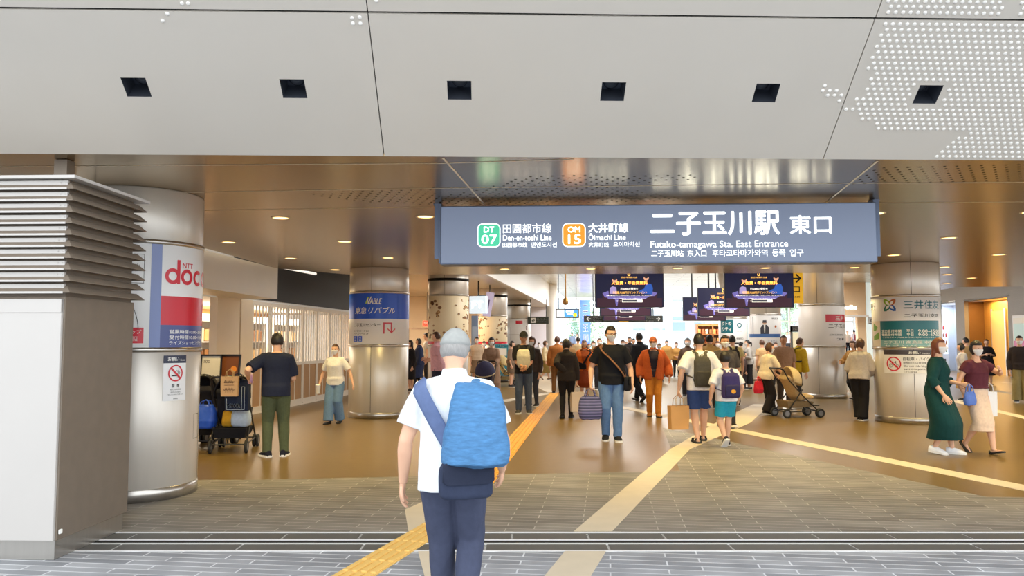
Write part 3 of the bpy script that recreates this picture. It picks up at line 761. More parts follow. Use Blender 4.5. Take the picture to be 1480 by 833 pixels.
wrapped('lettering', m, rr, [M_INK_W, mat('lime', (190, 220, 60), 0.4)], pr)
m = MB(); text_box(m, '二子玉川センター', px2s(513.5), px2s(549), py2z(472.5), py2z(467.5), -0.003, .02); text_box(m, '二子玉川ライズ S.C.', px2s(513.5), px2s(534), py2z(480), py2z(477), -0.003); text_box(m, 'バーズモール 3F', px2s(513.5), px2s(533), py2z(484), py2z(481), -0.003)
wrapped('lettering', m, rr, [M_INK_K], pr)
m = MB(); sx = lambda p: px2s(p)
flat_rect(m, sx(553), sx(555), py2z(482.5), py2z(466.5), -.003); flat_rect(m, sx(553), sx(565), py2z(468.3), py2z(466.3), -.003); flat_rect(m, sx(563.3), sx(565.3), py2z(481), py2z(466.5), -.003)
c = sx(564.4); zb = py2z(482.3); w = .012
for sg in (-1, 1): flat_poly(m, [(c, zb), (c, zb + .03), (c + sg * .085, zb + .115), (c + sg * .085 + 0 * w, zb + .085)], -.004)
wrapped('arrow', m, rr, [RED], pr)
m = MB()
for p in (513, 519.3): round_rect(m, sx(p), sx(p + 5.2), py2z(494), py2z(486), .01, -.003, 0)
for p in (513, 519.3):
    text_box(m, '店', sx(p + 1.2), sx(p + 4), py2z(489.5), py2z(487), -.005, 0, 1); text_box(m, '舗', sx(p + 1.2), sx(p + 4), py2z(493), py2z(490.5), -.005, 0, 1)
wrapped('blue_badge', m, rr, [BLUE, M_INK_W], pr)

# 3: bank column
root, pr, rr = column(7.70, 15.55, CR, Z_LOW, 'round steel column wrapped in a white and teal bank print with a four petal logo', 1.425, 2.40, seam_a=0.17)
TEAL = mat('print_teal', (22, 110, 124), 0.3); AQUA = mat('print_aqua', (126, 176, 180), 0.3)
Z = lambda p: py2z(p, 14.95); S = lambda p: px2s(p, 1308.5, 45.5)
m = MB(); flat_rect(m, S(1275), S(1349), Z(491), Z(463.5), -.001, 0); flat_rect(m, S(1275), S(1349), Z(502), Z(491), -.001, 1); wrapped('teal_field', m, rr, [TEAL, AQUA], pr)
m = MB(); text_box(m, '三井住友', S(1305.5), S(1349.5), Z(447), Z(434), -.003, .02); text_box(m, '銀行', .83, .95, Z(447), Z(434), -.003, .02)
wrapped('lettering', m, rr, [TEAL], pr, 'teal bank name lettering')
m = MB(); text_box(m, '二子玉川支店', S(1306), S(1349), Z(459), Z(453.5), -.003, .01); text_box(m, '銀行', S(1262.5) - .05, S(1269), Z(447), Z(436), -.003); wrapped('lettering', m, rr, [M_INK_K], pr)
m = MB(); text_box(m, '窓口受付時間', S(1277), S(1302), Z(481), Z(476.5), -.003, .03); text_box(m, '平日', S(1308.5), S(1317), Z(481), Z(476.5), -.003, .03); text_box(m, '9:00~15:00', S(1323), S(1349), Z(481), Z(476.5), -.003, .03)
text_box(m, '電話受付時間', S(1277), S(1302), Z(486), Z(482), -.003, .03); text_box(m, '平日', S(1308.5), S(1317), Z(486), Z(482), -.003, .03); text_box(m, '9:00~17:00', S(1323), S(1349), Z(486), Z(482), -.003, .03)
text_box(m, '土日祝日および振替休日はご利用いただけません', S(1278), S(1345), Z(489), Z(487), -.003); text_box(m, '二子玉川 高島屋 本館隣', S(1279), S(1346), Z(497), Z(492.5), -.003, .01); text_box(m, 'セブンパーク', S(1280), S(1340), Z(501.5), Z(498.5), -.003)
wrapped('lettering', m, rr, [M_INK_W], pr)
m = MB(); cx, cz = S(1287.8), Z(440.5); q = .118
for mi, (sx_, sz_) in enumerate(((-1, 1), (1, 1), (1, -1), (-1, -1))):
    pts = [(cx, cz), (cx + sx_ * q * .62, cz), (cx + sx_ * q, cz + sz_ * q * .55), (cx + sx_ * q * .98, cz + sz_ * q * .98), (cx + sx_ * q * .55, cz + sz_ * q), (cx, cz + sz_ * q * .62)]
    flat_poly(m, pts, -.003, mi)
for a in range(4):
    b = PI / 4 + a * PI / 2
    flat_poly(m, [(cx + u * math.cos(b) * q - v * math.sin(b) * q, cz + u * math.sin(b) * q + v * math.cos(b) * q) for u, v in ((0, 0), (.3, -.18), (.62, -.2), (.95, 0), (.62, .2), (.3, .18))], -.005, 4)
wrapped('petal_logo', m, rr, [mat('lime2', (142, 186, 50), .4), mat('rust_orange', (190, 104, 50), .4), mat('logo_blue', (40, 96, 176), .4), mat('logo_teal', (30, 120, 110), .4), M_INK_W], pr)
m = MB(); flat_rect(m, S(1264.5), S(1274.8), Z(503), Z(463.5), -.001, 0)
flat_poly(m, [(S(1266), Z(478)), (S(1266.2), Z(466)), (S(1271.5), Z(473)), (S(1269), Z(478))], -.003, 1); flat_poly(m, [(S(1266), Z(492)), (S(1266), Z(486)), (S(1273), Z(480)), (S(1273), Z(490))], -.003, 1)
wrapped('map_strip', m, rr, [mat('map_buff2', (236, 226, 206), .4), mat('map_green', (118, 172, 60), .4)], pr)
def f_nobike(n):
    z0, z1, x0, x1 = Z(540), Z(506), S(1278.5), S(1346)
    m = MB(); flat_rect(m, x0, x1, Z(513), z1, -.006); wrapped('header', m, CR, [mat('notice_brown', (70, 62, 66), .4)], n)
    m = MB(); text_box(m, 'お願い', S(1310), S(1325), Z(512), Z(508), -.008, .03); text_box(m, 'Notice', S(1327.5), S(1336), Z(512), Z(510), -.008); wrapped('lettering', m, CR, [M_INK_W], n)
    m = MB(); cx, cz, r_ = S(1290.8), Z(526.5), .135; ring_flat(m, cx, cz, r_ * .84, r_, -.008, 0)
    q = r_ * .9 * math.sqrt(.5); w = .009
    flat_poly(m, [(cx - q - w, cz + q - w), (cx + q - w, cz - q - w), (cx + q + w, cz - q + w), (cx - q + w, cz + q + w)], -.0085, 0); wrapped('ban_ring', m, CR, [RED], n)
    m = MB()
    for sx_ in (-1, 1): ring_flat(m, cx + sx_ * .052, cz - .03, .030, .036, -.007, 0, 20)
    for (xa, za, xb, zb) in ((-.052, -.03, -.02, .025), (-.02, .025, .045, .03), (-.02, .025, .005, -.03), (.005, -.03, .045, .03), (.052, -.03, .04, .05), (-.03, .04, -.01, .04), (.03, .055, .05, .05)):
        dv = Vector((xb - xa, zb - za)).normalized(); nn = Vector((-dv.y, dv.x)) * .003
        flat_poly(m, [(cx + xa - nn.x, cz + za - nn.y), (cx + xb - nn.x, cz + zb - nn.y), (cx + xb + nn.x, cz + zb + nn.y), (cx + xa + nn.x, cz + za + nn.y)], -.0072)
    text_box(m, '自転車・バイク乗り入れ禁止', S(1303), .80, Z(521.5), Z(516.5), -.007, .01); text_box(m, '駅構内では自転車・バイクの走行は', S(1303), .74, Z(526), Z(523), -.007)
    text_box(m, 'Do not ride bicycles', S(1303.5), S(1337), Z(531.5), Z(528), -.007, .01); text_box(m, 'past this point.', S(1303.5), S(1331), Z(535.5), Z(532), -.007, .01); text_box(m, '二子玉川駅 駅長', S(1303.5), S(1320), Z(538.8), Z(537), -.007)
    wrapped('small_print', m, CR, [M_INK_K], n)
notice('notice', root, CR, S(1278.5), S(1346), Z(540), Z(506), 'white no cycling notice with a red ban ring on the bank column', f_nobike)

# 4: column behind, red and white print on its right
root, pr, rr = column(8.67, 22.3, CR, Z_AT, 'tall round steel column with a red headed white print behind the pushchair', 1.42, 2.55, seam_a=-0.17)
Z4 = lambda p: py2z(p, 21.8); S4 = lambda p: px2s(p, 1178, 32.5)
m = MB(); flat_rect(m, S4(1183.5), S4(1209.5), Z4(466), Z4(455), -.001); wrapped('red_band', m, rr, [RED], pr)
m = MB(); text_box(m, '三井', S4(1197), S4(1208), Z4(464), Z4(457), -.003, .02, 0); text_box(m, '二子玉川', S4(1187), S4(1209), Z4(475), Z4(469), -.003, .02, 1); text_box(m, '三井住友信託', S4(1188), S4(1206), Z4(485.5), Z4(483), -.003, 0, 1); text_box(m, '2F', S4(1198), S4(1208), Z4(492), Z4(489), -.003, 0, 1)
wrapped('lettering', m, rr, [M_INK_W, M_INK_K], pr)

# cookie print columns
rnd = random.Random(4)
def cookie_column(x, y, h, label, lift):
    root, pr, rr = column(x, y, CR, h, label, 1.45, 2.92 if lift == 0 else 2.58, seam_a=-0.2, extra_band=True)
    tag(pr, 'pale print scattered with biscuits'); pr.data.materials[0] = mat('print_cream', (248, 232, 196), .4)
    for k in range(70):
        s, z = rnd.uniform(-.92, .92), rnd.uniform(1.62, 2.84 if lift == 0 else 2.5)
        if abs(s) < .22 and z > 1.9 and rnd.random() < .8: continue
        m = MB(); a = rnd.uniform(.03, .065); e = rnd.uniform(.55, 1)
        pts = [(s + a * math.cos(t * PI / 7), z + a * e * math.sin(t * PI / 7)) for t in range(14)]; flat_poly(m, pts, -.002, 0)
        flat_poly(m, [(s + .5 * (p[0] - s), z + .5 * (p[1] - z)) for p in pts], -.003, 1)
        wrapped('biscuit', m, rr, [mat('biscuit_%d' % (k % 3), [(150, 106, 62), (104, 66, 46), (186, 140, 84)][k % 3], .6), mat('biscuit_centre_%d' % (k % 2), [(208, 170, 116), (120, 84, 56)][k % 2], .6)], pr)
    m = MB(); flat_rect(m, -.9, .9, 1.455, 1.56, -.002); wrapped('red_band', m, rr, [RED], pr)
cookie_column(-1.93, 24.1, 3.7, 'round column with a yellowish biscuit print behind the grey cap', 0)
cookie_column(-0.80, 32.5, 3.7, 'round column with a biscuit print behind the carrier wearing man', 1)
root, pr, rr = column(0.34, 40.7, CR, 3.7, 'round column with white shop posters under the green lift sign', 1.4, 2.7, seam_a=-.3, extra_band=True)
m = MB(); flat_rect(m, -.15, .2, 2.45, 2.62, -.002, 0); text_box(m, 'd', .38, .48, 2.15, 2.45, -.002, .02, 1); flat_rect(m, -.45, -.42, 1.5, 2.3, -.002, 2); flat_rect(m, .28, .30, 1.4, 2.68, -.002, 2); flat_rect(m, -.6, .28, 1.9, 1.92, -.002, 2)
wrapped('poster_print', m, rr, [RED, mat('print_brown', (120, 60, 50), .4), mat('print_grey', (170, 160, 150), .4)], pr)
for x, y, r_, lab in ((2.35, 47.3, .33, 'white round pillar at the glazed end wall'), (1.55, 49.5, .3, 'lilac white round pillar behind the woman in the olive skirt')):
    rt = empty('pillar', (x, y, 0), label=lab, cat='pillar')
    m = MB(); m.lathe([(r_, 0.1), (r_, 5.0)], 32); m.build('shaft', M_WHITE, rt)
    m = MB(); m.lathe([(r_ + .02, 0), (r_ + .02, .1), (r_, .12)], 32); m.build('base_ring', M_STEEL, rt)
# two advert columns among the shops on the right
for (x, y, lab, kind) in ((10.2, 36.8, 'round column with a teal headed white advert among the shops', 0), (10.15, 32.0, 'round column with a business portrait advert over a blue strip', 1)):
    root, pr, rr = column(x, y, .63, Z_AT, lab, 1.0, 2.62, seam_a=0.1)
    m = MB()
    if kind == 0:
        flat_rect(m, -.62, .02, 1.95, 2.55, -.002, 0); text_box(m, 'クトの', -.52, -.06, 2.3, 2.48, -.004, .03, 1); text_box(m, 'シティ', -.52, -.06, 2.02, 2.22, -.004, .03, 1)
        ring_flat(m, .3, 2.3, .07, .12, -.002, 0); text_box(m, 'リビング', .16, .46, 2.0, 2.06, -.002, 0, 2); text_box(m, '相談窓口', .15, .5, 1.66, 1.74, -.002, .02, 2)
        flat_poly(m, [(-.3, 1.85), (-.0, 1.72), (-.3, 1.62)], -.002, 3); flat_rect(m, -.2, .5, 1.45, 1.52, -.002, 2)
    else:
        flat_rect(m, -.75, .75, 1.72, 1.86, -.002, 4)
        flat_poly(m, [(-.16, 1.86), (.16, 1.86), (.17, 2.1), (.08, 2.22), (-.07, 2.22), (-.16, 2.1)], -.002, 5); disc_flat(m, 0, 2.3, .075, -.0035, 6, 16); flat_poly(m, [(-.08, 2.3), (.08, 2.3), (.07, 2.4), (-.06, 2.4)], -.004, 5)
        flat_poly(m, [(-.03, 2.22), (.03, 2.22), (.012, 1.9), (-.012, 1.9)], -.004, 1)
        text_box(m, '新生活', .28, .58, 2.42, 2.5, -.002, .02, 2); disc_flat(m, .45, 2.15, .05, -.002, 3); text_box(m, '二子玉川', .1, .5, 1.5, 1.6, -.002, .01, 4); flat_rect(m, -.5, -.47, 1.86, 2.55, -.002, 2)
    wrapped('advert_print', m, rr, [TEAL, M_INK_W, M_INK_K, mat('rust_orange', (190, 104, 50), .4), mat('print_mid_blue', (64, 106, 168), .4), mat('suit_dark', (58, 60, 70), .5), mat('face_tone', (212, 170, 140), .5)], pr)

# ------------------------------------------------------------------ station name sign
a = at(636, 340, 8.52); b = at(1268, 335, 8.26)
wv = Vector((b.x - a.x, b.y - a.y, 0)); SW = wv.length; srz = math.atan2(wv.y, wv.x)
zt0, zb0 = at(636, 298, 8.52).z, at(636, 382.5, 8.52).z
SH = zt0 - zb0
sign = empty('station_sign', (a.x, a.y, zb0), srz, label='long blue grey hanging sign naming the station entrance', cat='sign')
m = MB(); m.bevbox((SW / 2, 0.13, SH / 2), (SW, 0.24, SH), 0.008); m.build('case', M_BLUEGREY, sign)
FACE = bpy.data.materials.new('sign_face_lit'); FACE.use_nodes = True
nt = FACE.node_tree; b_ = nt.nodes['Principled BSDF']; b_.inputs['Base Color'].default_value = lin((104, 114, 134)); b_.inputs['Roughness'].default_value = 0.4
b_.inputs['Emission Color'].default_value = lin((116, 128, 152)); b_.inputs['Emission Strength'].default_value = 0.36
MATS['sign_face_lit'] = FACE
m = MB(); m.box((SW / 2, 0.006, SH / 2), (SW - 0.03, 0.012, SH - 0.03)); face = m.build('face_panel', FACE, sign)
for x in (-0.012, SW + 0.012):
    m = MB(); m.bevbox((x, 0.13, SH / 2 + .03), (0.03, 0.1, SH + 0.02), .004); m.build('end_rail', M_BLUEGREY, sign)
for x in (-0.055, SW / 2 - .05, SW + .055):
    m = MB(); h = Z_LOW - (zb0 + SH * .12)
    m.box((x, 0.16, SH * .12 + h / 2), (0.05, 0.06, h))
    if abs(x - SW / 2) > 1: m.box((x * .5 if x < 0 else SW + .03, 0.16, SH * .3), (.06, .03, .05)); m.bevbox((x, 0.2, Z_LOW - zb0 - .006), (.09, .1, .012), .003); m.build('hanger', M_BLUEGREY, sign)
M_SLIT = mat('sign_letter_lit', (252, 255, 250), .5, emit=1.0)
def sx_(px): return (px - 636) / 632.0 * SW
def sz_(px, py):
    top = 298 + (292.5 - 298) * (px - 636) / 632.0; bot = 382.5 + (378.5 - 382.5) * (px - 636) / 632.0
    return SH * (bot - py) / (bot - top)
def stext(body, x0, y0, x1, y1, bold=0.0, parent=face, name='lettering', m_=None):
    m = MB(); c = (x0 + x1) / 2
    text_box(m, body, sx_(x0), sx_(x1), sz_(c, y1), sz_(c, y0), -0.004, bold)
    return m.build(name, m_ or M_SLIT, parent)
for (code, num, x0, y0, x1, y1, col, cn) in (('DT', '07', 691.6, 323.5, 725.6, 357.7, (70, 196, 152), 'badge_green'), ('OM', '15', 816.7, 323.0, 850.7, 357.2, (252, 150, 34), 'badge_orange')):
    m = MB(); c = (x0 + x1) / 2
    round_rect(m, sx_(x0), sx_(x1), sz_(c, y1), sz_(c, y0), .055, -0.003, 0); e = .009
    round_rect(m, sx_(x0) + e, sx_(x1) - e, sz_(c, y1) + e, sz_(c, y0) - e, .048, -0.0045, 1)
    bd = m.build('line_badge', [M_SLIT, mat(cn, col, .5, emit=.4)], sign, label=cn.split('_')[1] + ' line number badge')
    u = 701 if code == 'DT' else 824.7; v = 716.4 if code == 'DT' else 843
    m = MB(); text_box(m, code, sx_(u), sx_(v), sz_(c, 336.4), sz_(c, 328), -.006, .035); text_box(m, num, sx_(697.5 if code == 'DT' else 825), sx_(720.7 if code == 'DT' else 844), sz_(c, 353), sz_(c, 339.6), -.006, .03)
    m.build('lettering', M_SLIT, bd)
for t in (('田園都市線', 729.4, 323.7, 800.5, 337.3, .0), ('Den-en-toshi Line', 729.4, 339.8, 800.8, 347.8, .0), ('田园都市线', 729, 350.8, 765, 357.6, .0), ('덴엔도시선', 770.8, 350.4, 808.5, 357.6, .0),
          ('大井町線', 854.8, 322.8, 912.7, 336.6, .004), ('Ōimachi Line', 855.2, 337.6, 909, 347, .0), ('大井町线', 855, 350.5, 884.3, 357.4, .0), ('오이마치선', 891, 349.7, 929, 357, .0),
          ('二子玉川駅', 945, 305.4, 1130.7, 340.6, .028), ('東口', 1144.5, 311.5, 1203.7, 338.6, .024), ('Futako-tamagawa Sta. East Entrance', 945, 348, 1141.6, 360.4, .0),
          ('二子玉川站', 945.8, 361.4, 992, 371, .0), ('东入口', 998, 361.4, 1025, 371, .0), ('후타코타마가와역', 1033.4, 360.7, 1112, 370.6, .0), ('동쪽', 1119, 360.5, 1137.4, 370.4, .0), ('입구', 1144, 360.2, 1163, 370.2, .0)):
    stext(*t)

# ------------------------------------------------------------------ louvred vent box in front
bx = fl(80, 812); by = fl(185, 765)
brz = -math.atan2(by.x - bx.x, by.y - bx.y)
BD = (by - bx).length; BW = 2.6
vb = empty('vent_box', (bx.x + .01, bx.y, 0), brz, label='big square metal vent box with louvres on top beside the phone shop column', cat='vent box')
M_VW = mat('vent_white', (190, 186, 182), .4, .1, .03, 2); M_VSHADE = mat('vent_shaded', (122, 110, 97), .55, .15, .12, 9)  # the brown puts the sides' shade into the colour; its mottling is real
m = MB(); m.bevbox((-BW / 2 - .03, BD / 2, .07), (BW - .02, BD - .06, .14), .004); m.build('plinth', M_STEEL, vb)
m = MB(); m.bevbox((-BW / 2, BD / 2, 1.0), (BW - .03, BD - .02, 1.72), .004); m.build('body', M_VSHADE, vb)
m = MB(); m.bevbox((-BW / 2 - .012, .0, .99), (BW - .03, .03, 1.70), .006); m.bevbox((-BW / 2 - .012, -.006, 1.79), (BW - .03, .03, .1), .004); m.build('front_panel', M_VW, vb)
m = MB(); m.bevbox((-BW / 2, BD / 2, 2.28), (BW - .06, BD - .06, .86), .004); m.build('core', M_VSHADE, vb)
nl = 10; z0l, z1l = 1.87, 2.70; pt = (z1l - z0l) / nl
def frus(m, x0, x1, y0, y1, z0, z1, o0, o1):
    pass
for k in range(nl):
    zt = z1l - k * pt; zb = zt - pt
    m = MB(); o = .045
    def ring(off, z): return [(-BW, -off, z), (off, -off, z), (off, BD + off, z), (-BW, BD + off, z)]
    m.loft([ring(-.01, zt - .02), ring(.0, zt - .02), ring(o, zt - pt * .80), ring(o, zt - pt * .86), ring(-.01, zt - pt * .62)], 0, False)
    m.build('louvre_blade', M_VSHADE, vb)
    m = MB(); m.box((-BW / 2, -.006, zt - .022), (BW - .03, .022, .03)); m.box((-BW / 2, -.046, zt - pt * .83), (BW - .005, .006, .014))
    for q in range(4): m.ball((-.03 - .035 * (q % 2) - .62 * (q // 2), -.018, zt - .022), (.005, .003, .005), 6, 4)
    m.build('louvre_strip', M_VW, vb)
m = MB(); m.box((-BW / 2 + .03, BD / 2, 2.715), (BW + .06, BD + .12, .022)); m.build('top_plate', M_VW, vb)
m = MB(); m.box((-.60, BD - .10, 2.88), (.11, .11, .33)); m.build('post', M_VSHADE, vb)
m = MB(); m.bevbox((-.0, .03, .20), (.012, .03, .03), .002); m.build('latch', M_INK_W, vb)

# ------------------------------------------------------------------ hanging screens
M_BEZ = mat('screen_black', (14, 14, 18), .3)
scr_mats = [mat('scr_navy', (10, 15, 48), .4, emit=.6), mat('scr_gold', (250, 190, 90), .4, emit=1.1), mat('scr_white', (250, 244, 232), .4, emit=1.1), mat('scr_suit', (34, 82, 170), .4, emit=.6), mat('scr_lilac', (160, 146, 200), .4, emit=.55), mat('scr_maroon', (52, 24, 40), .4, emit=.6), mat('scr_skin', (214, 160, 130), .4, emit=.6), mat('scr_hair', (30, 24, 40), .4, emit=.5), mat('scr_table', (112, 104, 176), .4, emit=.55)]
def screen(x, y, label, drops=True):
    w, h = 1.98, 1.10; zc = CAM_H + 1.55 * .9
    r = empty('hanging_screen', (x * .9, y * .9, zc), -AX * .35, label=label, cat='screen', group='hanging advert screens in the hall')
    m = MB(); m.bevbox((0, .07, 0), (w, .14, h), .01); m.build('case', M_BEZ, r)
    m = MB(); y0 = -.002; p = lambda px, py: ((px - 122) / 945 * 1.94 - .97, .53 - (py - 90) / 500 * 1.06)
    flat_rect(m, -.97, .97, -.53, .53, y0, 0)
    def poly(pts, mi, dy): flat_poly(m, [p(*q) for q in pts], y0 - dy, mi)
    poly([(140, 588), (140, 470), (1050, 470), (1050, 588)], 5, .001)
    poly([(220, 590), (215, 400), (300, 370), (330, 460), (400, 590)], 5, .002); poly([(215, 400), (300, 370), (310, 455), (250, 460)], 8, .0025)
    poly([(800, 590), (860, 430), (920, 380), (985, 400), (960, 590)], 5, .002); poly([(915, 380), (985, 400), (950, 440), (890, 440)], 8, .0025)
    poly([(315, 410), (320, 330), (360, 305), (410, 320), (420, 410)], 4, .003); poly([(775, 410), (720, 380), (730, 370), (800, 340), (830, 270), (900, 275), (925, 330), (915, 420)], 3, .003)
    for cx, cy, hr in ((388, 222, 36), (832, 196, 40)):
        c = p(cx, cy); disc_flat(m, c[0], c[1], .075, y0 - .0075, 6, 16); c2 = p(cx, cy - 24); disc_flat(m, c2[0], c2[1] + .01, .066, y0 - .008, 7, 14)
    poly([(250, 440), (880, 440), (820, 480), (300, 480)], 8, .0035); poly([(390, 480), (440, 480), (425, 575), (405, 575)], 8, .0036)
    def tx(body, x0, x1, ya, yb, mi, bold=.0):
        a_ = p(x0, yb); b2 = p(x1, ya); text_box(m, body, a_[0], b2[0], a_[1], b2[1], y0 - .006, bold, mi)
    c = p(590, 132); ring_flat(m, c[0], c[1] - .03, .02, .04, y0 - .006, 1, 16, R(120), R(420)); ring_flat(m, c[0] - .02, c[1] + .05, .015, .03, y0 - .006, 1, 14); 
    tx('入会費・年会費無料', 345, 850, 235, 285, 1, .015); tx('GOLD MEMBERS CLUB', 480, 705, 175, 195, 1); tx('約5000の優待を', 470, 715, 325, 360, 2); tx('年間最大500円ポイントプレゼント', 360, 840, 375, 412, 1); tx('会員登録は今すぐこちらから詳しくはウェブサイトをご覧ください', 270, 920, 425, 440, 2, 0)
    tx('詳しくは店頭スタッフまでお声がけください', 370, 820, 468, 480, 2, 0); tx('カード', 415, 480, 500, 518, 2)
    poly([(490, 525), (490, 490), (775, 490), (775, 525)], 2, .006); poly([(494, 521), (494, 494), (705, 494), (705, 521)], 0, .007); tx('お得なポイント', 505, 695, 498, 518, 2); tx('検索', 715, 765, 498, 518, 0)
    m.build('picture', scr_mats, r)
    r.scale = (.9, .9, .9)
    for sx in (-.55, .55):
        m = MB(); L = (Z_AT - zc) / .9; m.tube([(sx, .07, h / 2 - .02), (sx, .07, L)], .035, 10); m.build('drop_pole', M_BEZ, r)
    return r
sc_dir = Vector((.128, 1))
for (x, y, lab) in ((3.40, 23.0, 'large hanging screen above the man in black, frontmost of the screens left of centre'.replace(' left of centre', ' over the arrow sign')), (4.36, 30.5, 'hanging screen showing only its lower strip behind the frontmost one'), (5.22, 37.0, 'hanging screen crossing the black arrow sign'),
                    (7.16, 23.0, 'large hanging screen beside the yellow exit board'), (8.15, 30.6, 'hanging screen half hidden behind the one by the yellow board'), (8.95, 37.0, 'smallest hanging screen, third in the row from the yellow board')):
    screen(x, y, lab)

# ------------------------------------------------------------------ direction signs and small hanging things
def hang_sign(name, px0, py0, px1, py1, d, label, m_, zt, cat='sign', th=.12):
    a = at(px0, py1, d); b = at(px1, py0, d); w = b.x - a.x; h = b.z - a.z
    r = empty(name, (a.x, d, a.z), 0, label=label, cat=cat)
    m = MB(); m.bevbox((w / 2, th / 2, h / 2), (w, th, h), .01); m.build('case', m_, r)
    for x in (w * .12, w * .88):
        m = MB(); m.tube([(x, th / 2, h - .01), (x, th / 2, zt - a.z)], .02, 8); m.build('hanger', M_BEZ, r)
    return r, w, h
M_SGN = mat('sign_dark', (54, 56, 52), .4)
def arrow_flat(m, cx, cz, s, dx, y=-.004, mi=0):
    t = s * .14
    flat_rect(m, cx - s, cx + s, cz - t, cz + t, y, mi)
    for sg in (-1, 1):
        flat_poly(m, [(cx + dx * s * 1.05, cz), (cx + dx * s * .1, cz + sg * s * .95), (cx + dx * (s * .1 - s * .3), cz + sg * s * .75), (cx + dx * s * .65, cz)], y - .001 * (1 + sg), mi)
r, w, h = hang_sign('direction_sign', 844, 456.5, 958, 465.8, 34.0, 'wide black hanging sign with a white arrow at each end', M_SGN, Z_AT)
m = MB(); arrow_flat(m, .2, h / 2, .09, -1); arrow_flat(m, w - .2, h / 2, .09, 1)
for k, t in enumerate(('田園都市線', '大井町線', 'Trains')):
    text_box(m, t, .4, .75, h * (.68 - .28 * k), h * (.86 - .28 * k), -.004, .02); text_box(m, t, w - .75, w - .4, h * (.68 - .28 * k), h * (.86 - .28 * k), -.004, .02)
m.build('lettering', M_INK_W, r)
m = MB(); m.box((w * .5, 0, .02), (.42, .02, .05)); m.build('yellow_tab', mat('tab_yellow', (244, 180, 40), .5), r)
r, w, h = hang_sign('lift_sign', 763.3, 458, 793, 468.6, 40.2, 'dark green hanging sign with a white lift pictogram', mat('sign_green', (46, 54, 40), .4), 3.7)
m = MB(); flat_rect(m, .14, .38, .06, h - .06, -.004); m.build('pictogram_square', M_INK_W, r)
m = MB(); disc_flat(m, .22, h * .45, .035, -.006); flat_poly(m, [(.28, h * .3), (.34, h * .5), (.28, h * .72)], -.006); m.build('pictogram', MATS['sign_green'], r)
m = MB(); text_box(m, 'エレベーター', .43, .93, h * .5, h * .78, -.004, .02); text_box(m, 'Elevator', .43, .9, h * .25, h * .42, -.004, .02); m.build('lettering', M_INK_W, r)
r, w, h = hang_sign('information_screen', 803.3, 446.5, 837, 460, 40.0, 'small hanging information screen in blue and white with a yellow spot', mat('frame_grey', (92, 88, 84), .4, .4), Z_AT, 'screen')
m = MB(); flat_rect(m, .05, .42, .05, h - .05, -.004, 0); flat_rect(m, .42, w - .05, .05, h - .05, -.004, 1); disc_flat(m, w - .21, .16, .1, -.006, 2); text_box(m, '運行情報', .5, .9, h * .62, h * .8, -.006, .02, 0); text_box(m, '平常運転', .55, .85, h * .36, h * .52, -.006, .02, 0); ring_flat(m, .23, h / 2, .08, .1, -.006, 1, 20)
m.build('display', [mat('disp_white', (240, 242, 246), .4, emit=.7), mat('disp_blue', (70, 150, 226), .4, emit=.7), mat('disp_yellow', (244, 226, 40), .4, emit=.7)], r)
pr_ = empty('pendant_speaker', (at(817.5, 440, 33).x, 33, 0), label='brass bell shaped pendant hanging on a long rod above the information screen', cat='pendant')
zb = at(817.5, 440.5, 33).z
m = MB(); m.tube([(0, 0, Z_AT), (0, 0, zb + .28)], .03, 10); m.build('rod', mat('brass', (168, 128, 70), .35, .7), pr_)
m = MB(); m.lathe([(.02, zb + .32), (.06, zb + .26), (.1, zb + .22), (.115, zb + .08), (.10, zb + .02), (.06, zb), (.001, zb - .02)], 20); m.build('bell', MATS['brass'], pr_)
# yellow exit board
ye = empty('exit_board', (7.44, 21.25, -.12), -AX * .3, label='yellow exit board with a black arrow hanging behind the large screen', cat='sign')
m = MB(); m.bevbox((-.1, .05, 3.17), (.9, .1, .95), .01); m.build('panel', mat('exit_yellow', (248, 190, 44), .5, emit=.25), ye)
m = MB(); arrow_flat(m, .17, 3.36, .13, 1, -.006); text_box(m, '口', .06, .26, 2.98, 3.14, -.006, .02); text_box(m, 'East', .06, .26, 2.84, 2.90, -.006, .02); m.build('lettering', M_INK_K, ye)
m = MB(); m.tube([(-.2, .05, 3.6), (-.2, .05, Z_AT + .13)], .03, 8); m.build('hanger', M_BEZ, ye)
# map totem
tt = empty('map_totem', (at(1151, 500, 29).x, 29, 0), 0, label='dark framed standing map totem left of the red headed column'.replace('left of', 'next to'), cat='totem')
m = MB(); 
for x in (-.17, .17): m.box((x, 0, 1.05), (.05, .1, 2.1))
m.box((0, 0, 2.02), (.39, .1, .22)); m.box((0, 0, .2), (.39, .12, .4)); m.build('frame', mat('totem_dark', (66, 60, 56), .4, .4), tt)
m = MB(); m.box((0, 0, 1.15), (.29, .04, 1.5)); m.build('panel', mat('totem_map', (222, 210, 176), .4, emit=.2), tt)
m = MB(); text_box(m, 'MAP', -.11, .11, 1.98, 2.06, -.055, .02); m.build('lettering', M_INK_W, tt)

